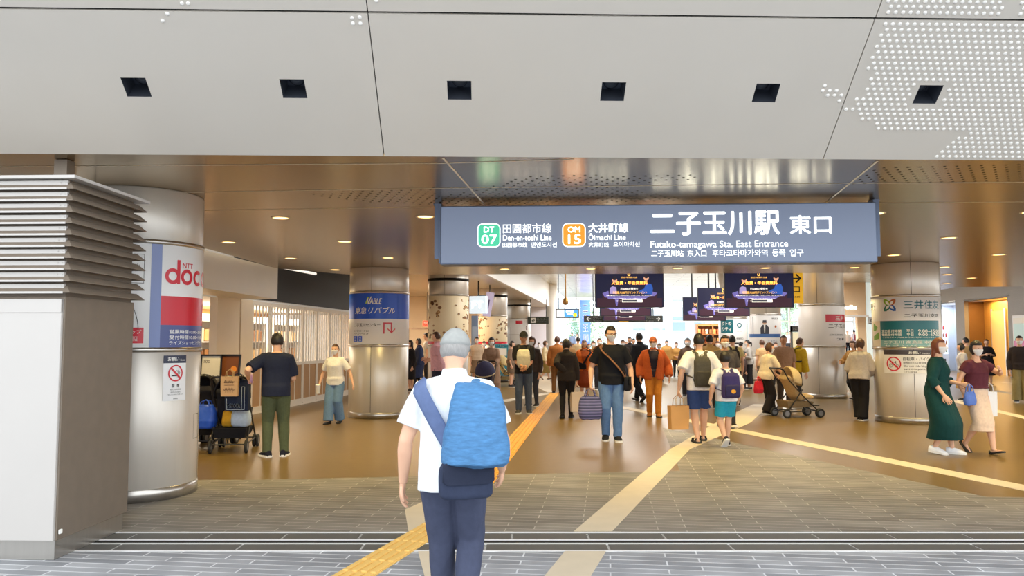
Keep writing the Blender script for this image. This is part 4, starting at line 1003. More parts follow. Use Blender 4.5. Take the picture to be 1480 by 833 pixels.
# ------------------------------------------------------------------ shops in the far distance
# bakery and light box beyond the estate agent column
ls = empty('light_box', (at(690, 440, 28).x, 28, 0), R(-20), label='glowing white light box sign with pale letters between the two biscuit columns', cat='sign')
m = MB(); m.bevbox((0, .1, 2.85), (.62, .2, .62), .01); m.build('box', mat('lightbox', (206, 222, 232), .4, emit=.55), ls)
m = MB(); text_box(m, 'FT', -.22, .22, 2.72, 2.98, -.01, .04); m.build('lettering', mat('lb_letter', (252, 252, 252), .4, emit=1.0), ls)
m = MB(); m.tube([(0, .1, 3.1), (0, .1, 3.7)], .03, 8); m.build('hanger', M_BEZ, ls)
tb = empty('tilted_board', (at(706, 440, 30).x, 30, at(706, 440, 30).z), 0, label='slanted lilac poster board hanging in front of the second biscuit column', cat='sign')
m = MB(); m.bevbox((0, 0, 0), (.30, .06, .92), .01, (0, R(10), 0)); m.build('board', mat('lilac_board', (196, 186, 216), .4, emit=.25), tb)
m = MB(); m.box((0, -.034, 0), (.05, .006, .34), (0, R(10), 0)); m.build('figure_print', mat('violet_print', (96, 86, 140), .5), tb)
m = MB(); m.tube([(.05, .03, .42), (.05, .03, 3.7 - tb.location.z)], .02, 8); m.build('hanger', M_BEZ, tb)
fr = empty('blue_fridge', (at(686, 478, 29).x, 29, 0), 0, label='narrow grey blue cabinet between the two biscuit columns', cat='cabinet')
m = MB(); m.bevbox((0, .2, 1.25), (.24, .4, 2.5), .02); m.build('body', mat('steel_blue', (126, 146, 178), .4, .3), fr)
m = MB(); m.box((0, -.005, 1.5), (.18, .01, 1.2)); m.build('door', mat('pale_steel', (176, 192, 214), .3, .3), fr)
dr = empty('shop_counter_frame', (at(608, 520, 35).x, 35, 0), 0, label='brown square entrance frame of the cream shop behind the estate agent column', cat='door frame')
m = MB(); m.box((-.55, 0, 1.05), (.06, .1, 2.1)); m.box((.55, 0, 1.05), (.06, .1, 2.1)); m.box((.0, 0, 2.13), (1.16, .1, .06)); m.build('frame', mat('frame_brown', (120, 96, 76), .5), dr)
rs = empty('red_shop_sign', (at(617, 468, 34.5).x, 34.5, at(617, 468, 34.5).z), 0, label='small red sign with white letters on the cream shop wall', cat='sign')
m = MB(); m.bevbox((0, 0, 0), (.36, .05, .25), .01); m.build('panel', mat('sign_red', (226, 64, 40), .5, emit=.3), rs)
m = MB(); text_box(m, '食品館', -.14, .14, .0, .09, -.03, .03); text_box(m, '入口', -.14, .14, -.1, -.02, -.03, .03); m.build('lettering', M_INK_W, rs)
m = MB(); m.tube([(0, .03, .1), (0, .03, 3.7 - rs.location.z)], .012, 6); m.build('hanger', M_BEZ, rs)
m_warm = mat('shop_glow', (255, 222, 180), .5, emit=1.6)
for x, y, lab in ((-5.4, 33, 'a'), (-4.2, 30.5, 'b'), (-6.5, 29, 'c')):
    area_light('shop_panel_light', (x, y, 3.62), (0, 0, 0), 1.4, 1.4, 170, (1.0, .80, .58))
# posters on the red based column foot
pb = empty('menu_stand', (at(725, 510, 31.4).x, 31.4, 0), 0, label='teal menu poster stand in front of the second biscuit column', cat='poster stand')
m = MB(); m.box((0, .03, .8), (.52, .04, 1.3)); m.build('board', mat('menu_teal', (48, 136, 160), .5), pb)
m = MB(); flat_rect(m, -.2, .2, 1.0, 1.3, 0.005, 0); text_box(m, 'メニュー', -.18, .18, 1.34, 1.42, .005, .02, 0); m.build('print', M_INK_W, pb)
m = MB(); m.box((0, .05, .02), (.5, .3, .04)); m.box((0, .05, .10), (.05, .05, .14)); m.build('foot', M_BEZ, pb)
# shelving shop behind the screens
sh = empty('shop_shelf', (at(1029, 480, 42).x, 42, 0), 0, label='tall warm lit shop shelving beneath the smallest hanging screen', cat='shelf')
m = MB()
for x in (-.8, 0, .8): m.box((x, 0, 1.25), (.05, .4, 2.5))
for k in range(6): m.box((0, 0, .1 + k * .46), (1.64, .4, .04))
m.box((0, .2, 1.25), (1.64, .03, 2.5)); m.build('frame', mat('shelf_wood', (150, 104, 66), .6, 0, .1, 6), sh)
for k in range(5):
    for q in range(8):
        cc = [(226, 150, 96), (180, 90, 60), (240, 214, 180), (120, 90, 60)][(k + q) % 4]
        MB().bevbox((-.7 + q * .2, -.05, .1 + k * .46 + .15), (.13, .2, .24), .01).build('goods', mat('goods_%d' % cc[0], cc, .6), sh)
area_light('shelf_light', (at(1029, 480, 41.2).x, 41.2, 2.9), (R(25), 0, 0), 1.6, .3, 60, (1.0, .75, .5))
# white storefront with lit name beyond the right columns
sf = empty('storefront', (at(1232, 470, 46).x, 46, 0), 0, label='pale beige shop front with a white lit name between the two right columns'.replace('two right', 'red headed and bank'), cat='shop front')
m = MB(); m.box((.0, .2, 4.0), (1.7, .3, 2.0)); m.box((-1.0, .2, 2.5), (.3, .3, 5)); m.box((.55, .15, 1.6), (.5, .3, 3.2)); m.build('facade', mat('beige_front', (224, 196, 160), .6, 0, .04, 3), sf)
m = MB(); m.box((-.1, -.2, 3.02), (1.7, .6, .12)); m.build('canopy_slab', M_WHITE, sf)
m = MB(); text_box(m, 'apollo', -.75, .3, 3.35, 3.68, .03, .02); m.build('lettering', mat('name_lit', (255, 255, 255), .4, emit=.9), sf)
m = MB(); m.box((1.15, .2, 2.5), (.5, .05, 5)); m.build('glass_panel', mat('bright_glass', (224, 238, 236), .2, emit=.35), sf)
m = MB(); m.box((1.17, .1, 2.78), (.42, .06, .42)); m.build('small_sign', mat('sign_pale', (232, 236, 240), .4), sf)
m = MB(); ring_flat(m, 1.17, 2.78, .06, .09, .06); flat_rect(m, 1.0, 1.34, 2.6, 2.63, .06); m.build('pictogram', M_INK_K, sf)
pl = empty('planter', (at(1214, 525, 36).x, 36, 0), 0, label='dark slatted planter trough behind the red headed column', cat='planter')
m = MB(); m.bevbox((.25, .2, .32), (1.5, .5, .64), .02); m.build('trough', mat('planter_dark', (70, 66, 62), .6), pl)
m = MB()
for k in range(6): m.box((.25, -.055, .1 + k * .1), (1.5, .02, .05))
m.build('slats', mat('planter_slat', (92, 86, 80), .6), pl)
m = MB(); rn = random.Random(5)
for k in range(160):
    p = Vector((.25 + rn.uniform(-.6, .6), .2 + rn.uniform(-.15, .15), .64 + rn.uniform(0, .3))); e = Euler((rn.uniform(0, 6), rn.uniform(0, 6), rn.uniform(0, 6))).to_matrix()
    m.add([e @ Vector(v) * .1 + p for v in ((-.5, 0, 0), (0, -.3, 0), (.5, 0, 0), (0, .3, 0))], [(0, 1, 2, 3)])
m.build('foliage', MATS['leaf_green'], pl)
# ------------------------------------------------------------------ people
SKIN = mat('skin', (226, 178, 148), 0.55, 0, 0.05, 12)
SKIN2 = mat('skin_tan', (204, 152, 118), 0.55, 0, 0.05, 12)
HAIR = {'black': mat('hair_black', (34, 29, 28), 0.5, 0, 0.3, 40, .2, stretch=(6, 6, 1)), 'brown': mat('hair_brown', (84, 54, 38), 0.5, 0, 0.3, 40, .2, stretch=(6, 6, 1)),
        'auburn': mat('hair_auburn', (118, 62, 40), 0.5, 0, 0.3, 40, .2, stretch=(6, 6, 1)), 'grey': mat('hair_grey', (150, 148, 146), 0.6, 0, 0.25, 40, .2, stretch=(6, 6, 1))}
M_MASK = mat('face_mask', (240, 240, 242), 0.8)
M_EYE = mat('eye_dark', (30, 22, 20), 0.2)
M_SOLE = mat('sole_white', (232, 230, 226), 0.6)
PENDING = []

def later(o, voxel, smooth=2, fold=0.0, freq=30.0, cut=None, extra=None, seed=0, thick=0.006):
    r = o.modifiers.new('r', 'REMESH'); r.mode = 'VOXEL'; r.voxel_size = voxel; r.use_smooth_shade = True
    if smooth:
        s = o.modifiers.new('s', 'SMOOTH'); s.iterations = smooth; s.factor = 0.5
    PENDING.append((o, fold, freq, cut, extra, seed, thick)); return o

def finish_people():
    dg = bpy.context.evaluated_depsgraph_get(); dg.update()
    new = [bpy.data.meshes.new_from_object(p[0].evaluated_get(dg)) for p in PENDING]
    for (o, fold, freq, cut, extra, seed, thick), me in zip(PENDING, new):
        n = len(me.vertices); co = np.empty(n * 3, np.float32); me.vertices.foreach_get('co', co); co = co.reshape(-1, 3)
        if fold:
            no = np.empty(n * 3, np.float32); me.vertices.foreach_get('normal', no); no = no.reshape(-1, 3)
            rs = np.random.RandomState(seed); d = np.zeros(n)
            for k in range(5):
                w = rs.normal(size=3) * np.array([1.0, 1.0, .55]); w *= freq * rs.uniform(.5, 1.3) / np.linalg.norm(w)
                d += (1 - 2 * np.abs(np.sin(co @ w + rs.uniform(0, 6) + .9 * np.sin(co @ rs.normal(size=3) * 9)))) / 5
            me.vertices.foreach_set('co', (co + no * (fold * d)[:, None]).astype(np.float32).ravel())
        if cut is not None or extra is not None:
            bm = bmesh.new(); bm.from_mesh(me)
            if cut is not None:
                bmesh.ops.delete(bm, geom=[f for f in bm.faces if cut(f.calc_center_median())], context='FACES')
            me2 = me
            if extra is not None:
                vs = [bm.verts.new(v) for v in extra.v]
                for f in extra.f:
                    ff = bm.faces.new([vs[i] for i in f]); ff.smooth = True
            bm.to_mesh(me); bm.free()
        me.polygons.foreach_set('use_smooth', [True] * len(me.polygons)); me.update()
        old = o.data; o.modifiers.clear(); o.data = me; me.name = o.name
        bpy.data.meshes.remove(old)
        if cut is not None:
            s = o.modifiers.new('thickness', 'SOLIDIFY'); s.thickness = thick; s.offset = 0
    PENDING.clear()

def sstep(a, b, x):
    t = np.clip((x - a) / (b - a), 0, 1); return t * t * (3 - 2 * t)

def head_pts(n=40, m=30):
    """Unit directions and head surface (in head heights: half-height 0.5), y = face."""
    th = np.linspace(0.03, PI - 0.03, m + 1); ph = np.arange(n) * 2 * PI / n
    T, Pp = np.meshgrid(th, ph, indexing='ij')
    d = np.stack([np.sin(T) * np.cos(Pp), np.sin(T) * np.sin(Pp), -np.cos(T)], -1).reshape(-1, 3)
    x, y, z = d[:, 0], d[:, 1], d[:, 2]
    p = d * np.array([.345, .42, .5])
    low = np.clip(-z, 0, 1)
    p[:, 0] *= 1 - np.where(y > 0, .30, .16) * low ** 1.6
    p[:, 1] = np.where(y > 0, p[:, 1] * (1 - .10 * low), p[:, 1] * (1 - .34 * low ** 1.2))
    p[:, 1] += .05 * low ** 2
    g = lambda cx, cz, sx, sz: np.exp(-((x - cx) / sx) ** 2 - ((z - cz) / sz) ** 2) * (y > 0)
    p[:, 1] += .085 * g(0, -.22, .12, .16) + .03 * g(0, -.05, .09, .2) - .035 * g(.3, .02, .14, .12) - .035 * g(-.3, .02, .14, .12) + .018 * g(0, .16, .5, .09) + .02 * g(0, -.56, .22, .1) + .03 * g(0, -.86, .25, .14)
    return d, p, n, m + 1

_HD = head_pts()
def head_shell(fn):
    """A closed shell made from the head shape: fn(dirs, pts) gives the scale of every direction."""
    d, p, n, m = _HD
    q = fn(d, p.copy())
    return [[tuple(q[i * n + k]) for k in range(n)] for i in range(m)]

def hair_fn(style):
    def fn(d, p):
        x, y, z = d.T
        face = sstep(.05, .35, y) * sstep(.62, .42, z) + 0 * x
        back_lo = {'short': -.42, 'bob': -.80, 'long': -1.2, 'pony': -.35, 'bun': -.35, 'child': -.45}.get(style, -.4)
        side_lo = {'short': -.05, 'bob': -.75, 'long': -.95, 'pony': -.05, 'bun': -.0, 'child': -.1}.get(style, -.1)
        lim = np.where(y < -.2, back_lo, side_lo + (back_lo - side_lo) * np.clip(-y / .2, 0, 1))
        fw = .16 if style in ('short', 'child') else .08
        on = sstep(lim - fw, lim + fw, z) * (1 - np.clip(face, 0, 1))
        if style in ('bob', 'long', 'child'):
            on = np.maximum(on, sstep(.40, .55, z) * (y > 0))
        vol = {'short': .11, 'bob': .16, 'long': .15, 'pony': .09, 'bun': .09, 'child': .14}.get(style, .11)
        lump = 1 + .25 * np.sin(x * 9 + z * 7) * np.sin(y * 8 - z * 5)
        return p * (1 + on * vol * lump - (1 - on) * .14)[:, None]
    return fn

def mask_fn(d, p):
    x, y, z = d.T
    on = sstep(.10, .30, y) * sstep(.02, -.10, z) * sstep(-.98, -.88, z)
    q = p * (1 + on * .07 - (1 - on) * .16)[:, None]
    q[:, 1] += .03 * on * np.exp(-(x / .3) ** 2)
    return q

def cap_fn(brimline=.30):
    def fn(d, p):
        x, y, z = d.T
        on = sstep(brimline - .06, brimline + .04, z - .12 * y)
        return p * (1 + on * .20 - (1 - on) * .16)[:, None]
    return fn

TORSO_M = [(-.050, .040, .045, 0), (-.025, .082, .064, -.006), (.02, .096, .070, -.008), (.06, .092, .063, -.003), (.11, .086, .058, .002), (.16, .091, .062, .004), (.21, .100, .067, .004), (.25, .103, .064, .0), (.283, .094, .052, -.004), (.303, .062, .042, -.006), (.325, .034, .036, -.004)]
TORSO_F = [(-.050, .040, .045, 0), (-.025, .086, .066, -.006), (.02, .100, .072, -.008), (.06, .090, .062, -.003), (.11, .074, .052, .002), (.16, .080, .058, .006), (.20, .087, .070, .010), (.245, .090, .058, .002), (.278, .083, .047, -.004), (.300, .052, .038, -.006), (.325, .029, .032, -.004)]

def interp(tab, t):
    if t <= tab[0][0]: return tab[0][1:]
    for a, b in zip(tab, tab[1:]):
        if t <= b[0]:
            u = (t - a[0]) / (b[0] - a[0]); return tuple(a[i] + (b[i] - a[i]) * u for i in (1, 2, 3))
    return tab[-1][1:]

def ik(a, c, l1, l2, pole):
    v = c - a; d = max(1e-4, v.length); mx = (l1 + l2) * .999
    if d > mx: c = a + v * (mx / d); v = c - a; d = mx
    d = max(d, abs(l1 - l2) * 1.02)
    ca = (l1 * l1 + d * d - l2 * l2) / (2 * l1 * d); ca = max(-1, min(1, ca))
    u = v.normalized(); p = pole - u * pole.dot(u)
    if p.length < 1e-4: p = u.orthogonal()
    p.normalize()
    return a + u * (l1 * ca) + p * (l1 * math.sqrt(1 - ca * ca)), c

class Person: pass

def sup_ring(c, ex, ey, hw, hd, n=28, pw=2.4):
    out = []
    for k in range(n):
        t = 2 * PI * k / n; ct, st = math.cos(t), math.sin(t)
        x = math.copysign(abs(ct) ** (2 / pw), ct) * hw; y = math.copysign(abs(st) ** (2 / pw), st) * hd
        out.append(c + ex * x + ey * y)
    return out

def hand_mb(m, wrist, dirv, palm, H, side, curl):
    """Palm, four bent fingers of different lengths and a thumb."""
    s = H / 1.0; d = dirv.normalized(); n = (palm - d * palm.dot(d)).normalized(); w = d.cross(n) * side   # w points to the thumb side
    rings = []
    for t, hw, hd in ((-.012, .012, .011), (.0, .0145, .011), (.018, .020, .0105), (.038, .0235, .0095), (.050, .0225, .0080), (.056, .0190, .006)):
        rings.append(sup_ring(wrist + d * t * s, w, n, hw * s, hd * s, 14, 2.2))
    m.loft(rings)
    for i, (off, ln) in enumerate(((.0165, .041), (.0055, .046), (-.0055, .043), (-.0160, .034))):
        p = wrist + d * (.050 - .003 * abs(i - 1)) * s + w * off * s; a = 0.0; pts = [p - d * .008 * s, p]; q = d + w * (.10 - .07 * i)
        for seg, f in enumerate((.42, .32, .26)):
            a += curl * (.7, 1.0, .8)[seg]
            e = q.normalized() * math.cos(a) + n * math.sin(a); p = p + e * ln * f * s; pts.append(p)
        m.tube(pts, [.0052 * s, .0054 * s, .0051 * s, .0046 * s, .0036 * s], 8)
    p = wrist + d * .012 * s + w * .014 * s; pts = [p, p + (d * .55 + w * .8 + n * .1).normalized() * .018 * s]
    pts.append(pts[-1] + (d * .9 + w * .35 + n * (.2 + .4 * curl)).normalized() * .019 * s); pts.append(pts[-1] + (d * 1.0 + n * (.2 + .6 * curl)).normalized() * .014 * s)
    m.tube(pts, [.0072 * s, .0068 * s, .0056 * s, .0042 * s], 8)

def person(label, x, y, rz, H=1.65, sex='m', feet='stand', stride=.15, hands=(None, None), lean=2.0, yaw=0.0, nod=0.0, tilt=0.0, hair=('short', 'black'), top=('tee', (30, 34, 50)), bottom=('pants', (60, 64, 74)),
           shoes=('sneaker', (40, 40, 44)), mask=True, hat=None, inner=None, skin=None, lod=1, group=None, big=1.0, glasses=False, sit=0.0, curl=(.35, .35), twist=0.0, name='person', z=0.0):
    """Facing +y in its own frame; rz turns it. hands: targets (out, forward, up) from the shoulder in heights, left then right."""
    P = Person(); skin = skin or SKIN
    vox = {0: .0068, 1: .010, 2: .0145}[lod]
    root = empty(name, (x, y, z), R(rz), label=label, cat='person', group=group)
    P.root = root; P.H = H; P.rz = R(rz)
    V = Vector; TOR = TORSO_M if sex == 'm' else TORSO_F
    shw = (.105 if sex == 'm' else .092)
    # feet: left (x<0), right (x>0): position, pitch of the foot, ankle height
    if feet == 'stand': ft = [(-.062, .0, 0.0, 10), (.062, .0, 0.0, -10)]
    elif feet == 'walkL': ft = [(-.045, stride, .20, 4), (.045, -stride * 1.05, -.75, -4)]
    elif feet == 'walkR': ft = [(-.045, -stride * 1.05, -.75, 4), (.045, stride, .20, -4)]
    elif feet == 'stepL': ft = [(-.05, stride, .0, 6), (.05, -stride * .4, -.15, -6)]
    elif feet == 'stepR': ft = [(-.05, -stride * .4, -.15, 6), (.05, stride, .0, -6)]
    elif feet == 'cross': ft = [(-.015, .02, 0, 8), (.03, -.02, 0, -8)]
    else: ft = feet
    TH, SK, AN = .245, .240, .045
    ank = []; fd = []
    for (fx, fy, pt, yw) in ft:
        f = V((math.sin(R(-yw)), math.cos(R(-yw)), 0)); f = f * math.cos(pt) + V((0, 0, math.sin(pt)))
        up = V((0, 0, 1)) * math.cos(pt) - V((f.x, f.y, 0)).normalized() * math.sin(pt)
        fd.append((f.normalized(), up.normalized()))
        piv = V((fx, fy, 0))
        if pt < 0: a = piv + V((f.x, f.y, 0)).normalized() * .085 - f.normalized() * .085 + up * AN; 
        else: a = piv + f.normalized() * 0.0 + up * AN + V((0, 0, .045 * math.sin(pt)))
        ank.append(a)
    hipoff = [V((-.052, 0, 0)), V((.052, 0, 0))]
    hz = min(a.z + math.sqrt(max(.01, (.483) ** 2 - (a.x - h.x) ** 2 - a.y ** 2)) for a, h in zip(ank, hipoff)) - sit
    pel = V((0, 0, hz)); la = R(lean)
    u = V((math.sin(R(tilt)) , math.sin(la), math.cos(la))).normalized(); exh = V((1, 0, 0)); ex = (V((math.cos(R(twist)), math.sin(R(twist)), 0)) - u * u.dot(V((math.cos(R(twist)), math.sin(R(twist)), 0)))).normalized(); ey = u.cross(ex).normalized()
    def spine(t): return pel + u * t
    hips = [pel + h for h in hipoff]
    knees = []
    for i in (0, 1):
        k, a = ik(hips[i], ank[i], TH, SK, V((0, 1, 0)) + fd[i][0] * .3); knees.append(k); ank[i] = a
    sho = [spine(.270) - ex * shw, spine(.270) + ex * shw]
    elb = []; wri = []
    for i, sg in ((0, -1), (1, 1)):
        h = hands[i] or (.035, .02, -.312)
        tgt = sho[i] + ex * (sg * h[0]) + ey * h[1] + V((0, 0, h[2]))
        pole = V((0, -1, -.15)) + ex * sg * .55 if h[2] < .05 else V((0, -.3, -1)) + ex * sg * .8
        e, w = ik(sho[i], tgt, .172, .150, pole); elb.append(e); wri.append(w)
    S = H
    def sc(p): return p * S
    # ---- head frame
    hh = .135 * big
    hc = spine(.322) + u * .01 + (V((0, 0, 1)) * .8 + u * .2).normalized() * (hh * .5 + .012) + ey * .012
    hm = Euler((R(-nod), 0, R(yaw) + R(twist))).to_matrix() @ Matrix.Identity(3)
    def hp(p): return sc(hc + hm @ (V(p) * hh))
    P.head = hc; P.hh = hh
    # ---- body
    b = MB()
    b.loft([[sc(q) for q in sup_ring(spine(t) + ey * yo, ex, ey, hw, hd)] for t, hw, hd, yo in TOR])
    b.tube([sc(spine(.285)), sc(spine(.32)), sc(hc - (hm @ V((0, .12, .18))) * hh)], [.036 * S, .031 * S, .030 * S], 16)
    b.loft([[hp(q) for q in r] for r in head_shell(lambda d, p: p)])
    for sg in (-1, 1): b.ball(hp((sg * .335, -.03, -.06)), (.03 * hh * S * 1.1, .07 * hh * S, .12 * hh * S), 10, 8, 0, hm)
    fat = 1.0 if sex == 'm' else .88
    for i in (0, 1):
        a, e, w = sho[i], elb[i], wri[i]
        pts = [a.lerp(spine(.298), .6), a.lerp(spine(.285), .1), a.lerp(e, .35), a.lerp(e, .75), e, e.lerp(w, .25), e.lerp(w, .65), w, w + (w - e).normalized() * .01]
        b.tube([sc(p) for p in pts], [r * S * fat for r in (.024, .035, .031, .027, .0245, .0262, .021, .0158, .0150)], 14)
        h, k, n_ = hips[i], knees[i], ank[i]
        pts = [h + V((0, 0, .015)), h.lerp(k, .2), h.lerp(k, .6), k, k.lerp(n_, .28), k.lerp(n_, .65), n_, n_ - fd[i][1] * .012]
        b.tube([sc(p) for p in pts], [r * S for r in (.054, .056, .046, .034, .036, .027, .0205, .021)], 16)
        f, up = fd[i]
        b.tube([sc(n_ - f * .032 - up * .026), sc(n_ - up * .024 + f * .02), sc(n_ + f * .07 - up * .031), sc(n_ + f * .098 - up * .035)], [.012 * S, .014 * S, .011 * S, .006 * S], 12, up=up)
    ex_h = MB(); P.hand = []
    for i, sg in ((0, -1), (1, 1)):
        d = (wri[i] - elb[i]).normalized(); inward = -ex * sg
        if hands[i] and len(hands[i]) > 3: inward = V(hands[i][3])
        hand_mb(ex_h, sc(wri[i] + d * .008), d, inward, S, 1 if i == 0 else -1, curl[i])
        P.hand.append(sc(wri[i] + d * .06 + inward.normalized() * .012))
    o = b.build('body', skin, root); later(o, vox, 1, extra=ex_h)
    # ---- head things
    def shell(name, fn, m_, ofs=None):
        mm = MB(); mm.loft([[hp(q) for q in r] for r in head_shell(fn)]); return mm.build(name, m_, root)
    if hair:
        st, hcol = hair
        mm = MB(); mm.loft([[hp(q) for q in r] for r in head_shell(hair_fn(st))])
        if st == 'long':
            rings = []
            for z_, hw, hd, yy in ((.35, .30, .22, -.16), (0, .37, .26, -.17), (-.35, .38, .25, -.20), (-.7, .36, .20, -.27), (-1.0, .30, .14, -.33), (-1.15, .2, .08, -.33)):
                rings.append([hp((hw * math.cos(a), yy + hd * math.sin(a) * (1 if math.sin(a) < 0 else .5), z_)) for a in [2 * PI * k / 18 for k in range(18)]])
            mm.loft(rings)
        if st == 'pony': mm.tube([hp((0, -.44, .15)), hp((0, -.62, .05)), hp((0, -.62, -.35)), hp((0, -.54, -.75))], [.08 * hh * S, .12 * hh * S, .11 * hh * S, .03 * hh * S], 12)
        if st == 'bun': mm.ball(hp((0, -.40, .30)), .17 * hh * S, 14, 10)
        oh = mm.build('hair', HAIR[hcol], root)
        if st in ('long', 'pony', 'bun'): later(oh, max(vox, .008), 2, .004 if st == 'long' else 0, 60)
        else:
            for pl in oh.data.polygons: pl.use_smooth = True
    if mask: shell('face_mask', mask_fn, M_MASK)
    if lod < 2:
        for sg in (-1, 1):
            em = MB(); em.ball(hp((sg * .125, .375, .02)), (.034 * hh * S * 1.3, .02 * hh * S, .022 * hh * S * 1.2), 10, 8, 0, hm); em.build('eye', M_EYE, root)
    if glasses:
        gm = MB()
        for sg in (-1, 1):
            gm.tube([hp((sg * .15 + .11 * math.cos(t * PI / 8), .46, .0 + .085 * math.sin(t * PI / 8))) for t in range(17)], .008 * hh * S * 1.6, 6); gm.tube([hp((sg * .26, .46, .03)), hp((sg * .36, .1, .03))], .008 * hh * S * 1.5, 6)
        gm.tube([hp((-.04, .48, .02)), hp((.04, .48, .02))], .008 * hh * S * 1.5, 6); gm.build('glasses', M_EYE, root)
    if hat:
        kind, hcol = hat; hmat_ = cloth(hcol)
        oc = shell('cap' if kind == 'cap' else 'hat', cap_fn(.22 if kind == 'cap' else .26), hmat_)
        for pl in oc.data.polygons: pl.use_smooth = True
        bm_ = MB()
        if kind == 'cap':
            v0 = []; v1 = []
            for k in range(13):
                a = R(25 + 130 * k / 12); v0.append(hp((.36 * math.cos(a), .44 * math.sin(a), .235))); dd = .30 * math.sin((a - R(25)) / R(130) * PI) ** .6
                v1.append(hp((.38 * math.cos(a) * (1 + .1 * dd), .44 * math.sin(a) + dd, .17 - .04 * abs(math.cos(a)))))
            th = hm @ V((0, 0, -.03 * hh)) * S
            bm_.loft([v0, v1, [p + th for p in v1], [p + th for p in v0], v0], closed=False, cap=False)
            bm_.build('brim', hmat_, oc)
        else:
            r0 = [hp((.40 * math.cos(a), .49 * math.sin(a), .24)) for a in [2 * PI * k / 28 for k in range(28)]]; r1 = [hp((.56 * math.cos(a), .66 * math.sin(a), .02)) for a in [2 * PI * k / 28 for k in range(28)]]
            th = hm @ V((0, 0, -.03 * hh)) * S
            bm_.loft([r0, r1, [p + th for p in r1], [p + th for p in r0], r0], cap=False); bm_.build('brim', hmat_, oc)
    # ---- clothes
    seed = abs(hash(label)) % 9999 if False else sum(map(ord, label)) % 9973
    def torso_cloth(m, t0, t1, ease, hang=True, flare=0.0):
        ts = [t0 + (t1 - t0) * k / 13 for k in range(14)]; mxw = 0; mxd = 0; rings = []
        for t in reversed(ts):
            hw, hd, yo = interp(TOR, max(t, -.02)); k = 1.0 if t < .285 else max(0, (.325 - t) / .04)
            hw += ease * (.4 + .6 * k); hd += ease * (.3 + .7 * k) * 1.15
            if t < .07: hw = max(hw, .108 + ease * .4); hd = max(hd, .088 + ease * .5)
            if hang and t < .22:
                mxw = max(mxw, hw); mxd = max(mxd, hd)
                hw = max(hw, mxw * .97); hd = max(hd, mxd * .95)
            if t < .1: hw += flare * (.1 - t); hd += flare * (.1 - t)
            rings.append([sc(q) for q in sup_ring(spine(t) + ey * yo, ex, ey, hw, hd)])
        m.loft(rings)
    def sleeves(m, frac, ease, cuff=1.0):
        for i in (0, 1):
            a, e, w = sho[i], elb[i], wri[i]
            chain = [a.lerp(spine(.300), .62), a.lerp(spine(.285), .12), a.lerp(e, .5), e, e.lerp(w, .5), w - (w - e).normalized() * .006]
            base = [.026, .037, .033, .029, .027, .020]
            L = [0, .0, .25, .5, .75, 1.0]; pts = []; rr = []
            for p_, b_, l in zip(chain, base, L):
                if l <= frac + 1e-6: pts.append(p_); rr.append(b_)
            if frac not in L:
                j = len(pts); t = (frac - L[j - 1]) / (L[j] - L[j - 1]); pts.append(chain[j - 1].lerp(chain[j], t)); rr.append(base[j - 1] + (base[j] - base[j - 1]) * t)
            n = len(pts)
            m.tube([sc(p) for p in pts], [(r * fat + ease * (.8 + .5 * k / n) * cuff) * S for k, r in enumerate(rr)], 14)
    if top:
        kind, tcol = top[0], top[1]; ease = top[2] if len(top) > 2 else .012
        m = MB()
        if inner:
            mi = MB(); torso_cloth(mi, -.02, .312, .007); oi = mi.build('undershirt', cloth(inner), root); later(oi, max(vox, .009), 2, .003, 40, seed=seed)
        t0 = {'tee': -.035, 'long': -.03, 'shirt': -.055, 'blouse': -.01, 'jacket': -.05, 'coat': -.05, 'dress': -.02, 'vest': -.02, 'croptop': .06}[kind]
        if kind in ('jacket', 'coat'): ease += .008
        torso_cloth(m, t0, .318 if kind != 'croptop' else .29, ease, flare=.0)
        fr = {'tee': .30, 'shirt': .33, 'long': 1.0, 'blouse': .62, 'jacket': 1.0, 'coat': 1.0, 'dress': .70, 'vest': .02, 'croptop': .18}[kind]
        if len(top) > 3: fr = top[3]
        if kind in ('shirt', 'jacket', 'coat'):
            m.loft([[sc(q) for q in sup_ring(spine(t) + ey * (-.006 + yo_), ex, ey, w_, w_ * 1.05)] for t, w_, yo_ in ((.300, .058, 0), (.325, .046, 0), (.348, .041, 0), (.352, .037, .0))])
        sleeves(m, fr, ease * (.75 if kind in ('jacket', 'long') else .9), 1.0)
        cut = None
        if kind in ('dress', 'coat'):
            zh = {'dress': .16, 'coat': .24}[kind] if len(top) <= 4 else top[4]
            rings = []
            for k in range(12):
                zz = hz + .10 - (hz + .10 - zh) * k / 11
                rings.append([sc(q) for q in skirt_ring(hips, knees, ank, hz, zz, .095 + ease + (top[5] if len(top) > 5 else .06) * math.sin(k / 11 * PI * (top[6] if len(top) > 6 else .62)), .07 + ease + .05 * k / 11)])
            m.loft(rings)
        if kind in ('jacket', 'coat') and inner:
            c0 = spine(0); g0 = .030
            def cut(p, S=S, ex=ex, ey=ey, c0=c0, u=u):
                q = p / S - c0; t = q.dot(u)
                return q.dot(ey) > .02 and abs(q.dot(ex)) < (.016 + .05 * max(0, min(1, t / .3)) if t > -.02 else .03 - t * .12) and t < .33
        ot = m.build({'tee': 't_shirt', 'long': 'sweater', 'shirt': 'shirt', 'blouse': 'blouse', 'jacket': 'jacket', 'coat': 'coat', 'dress': 'dress', 'vest': 'vest', 'croptop': 'top'}[kind], cloth(tcol), root)
        later(ot, max(vox, .008), 3, .0045 * S / 1.6, 34, cut=cut, seed=seed)
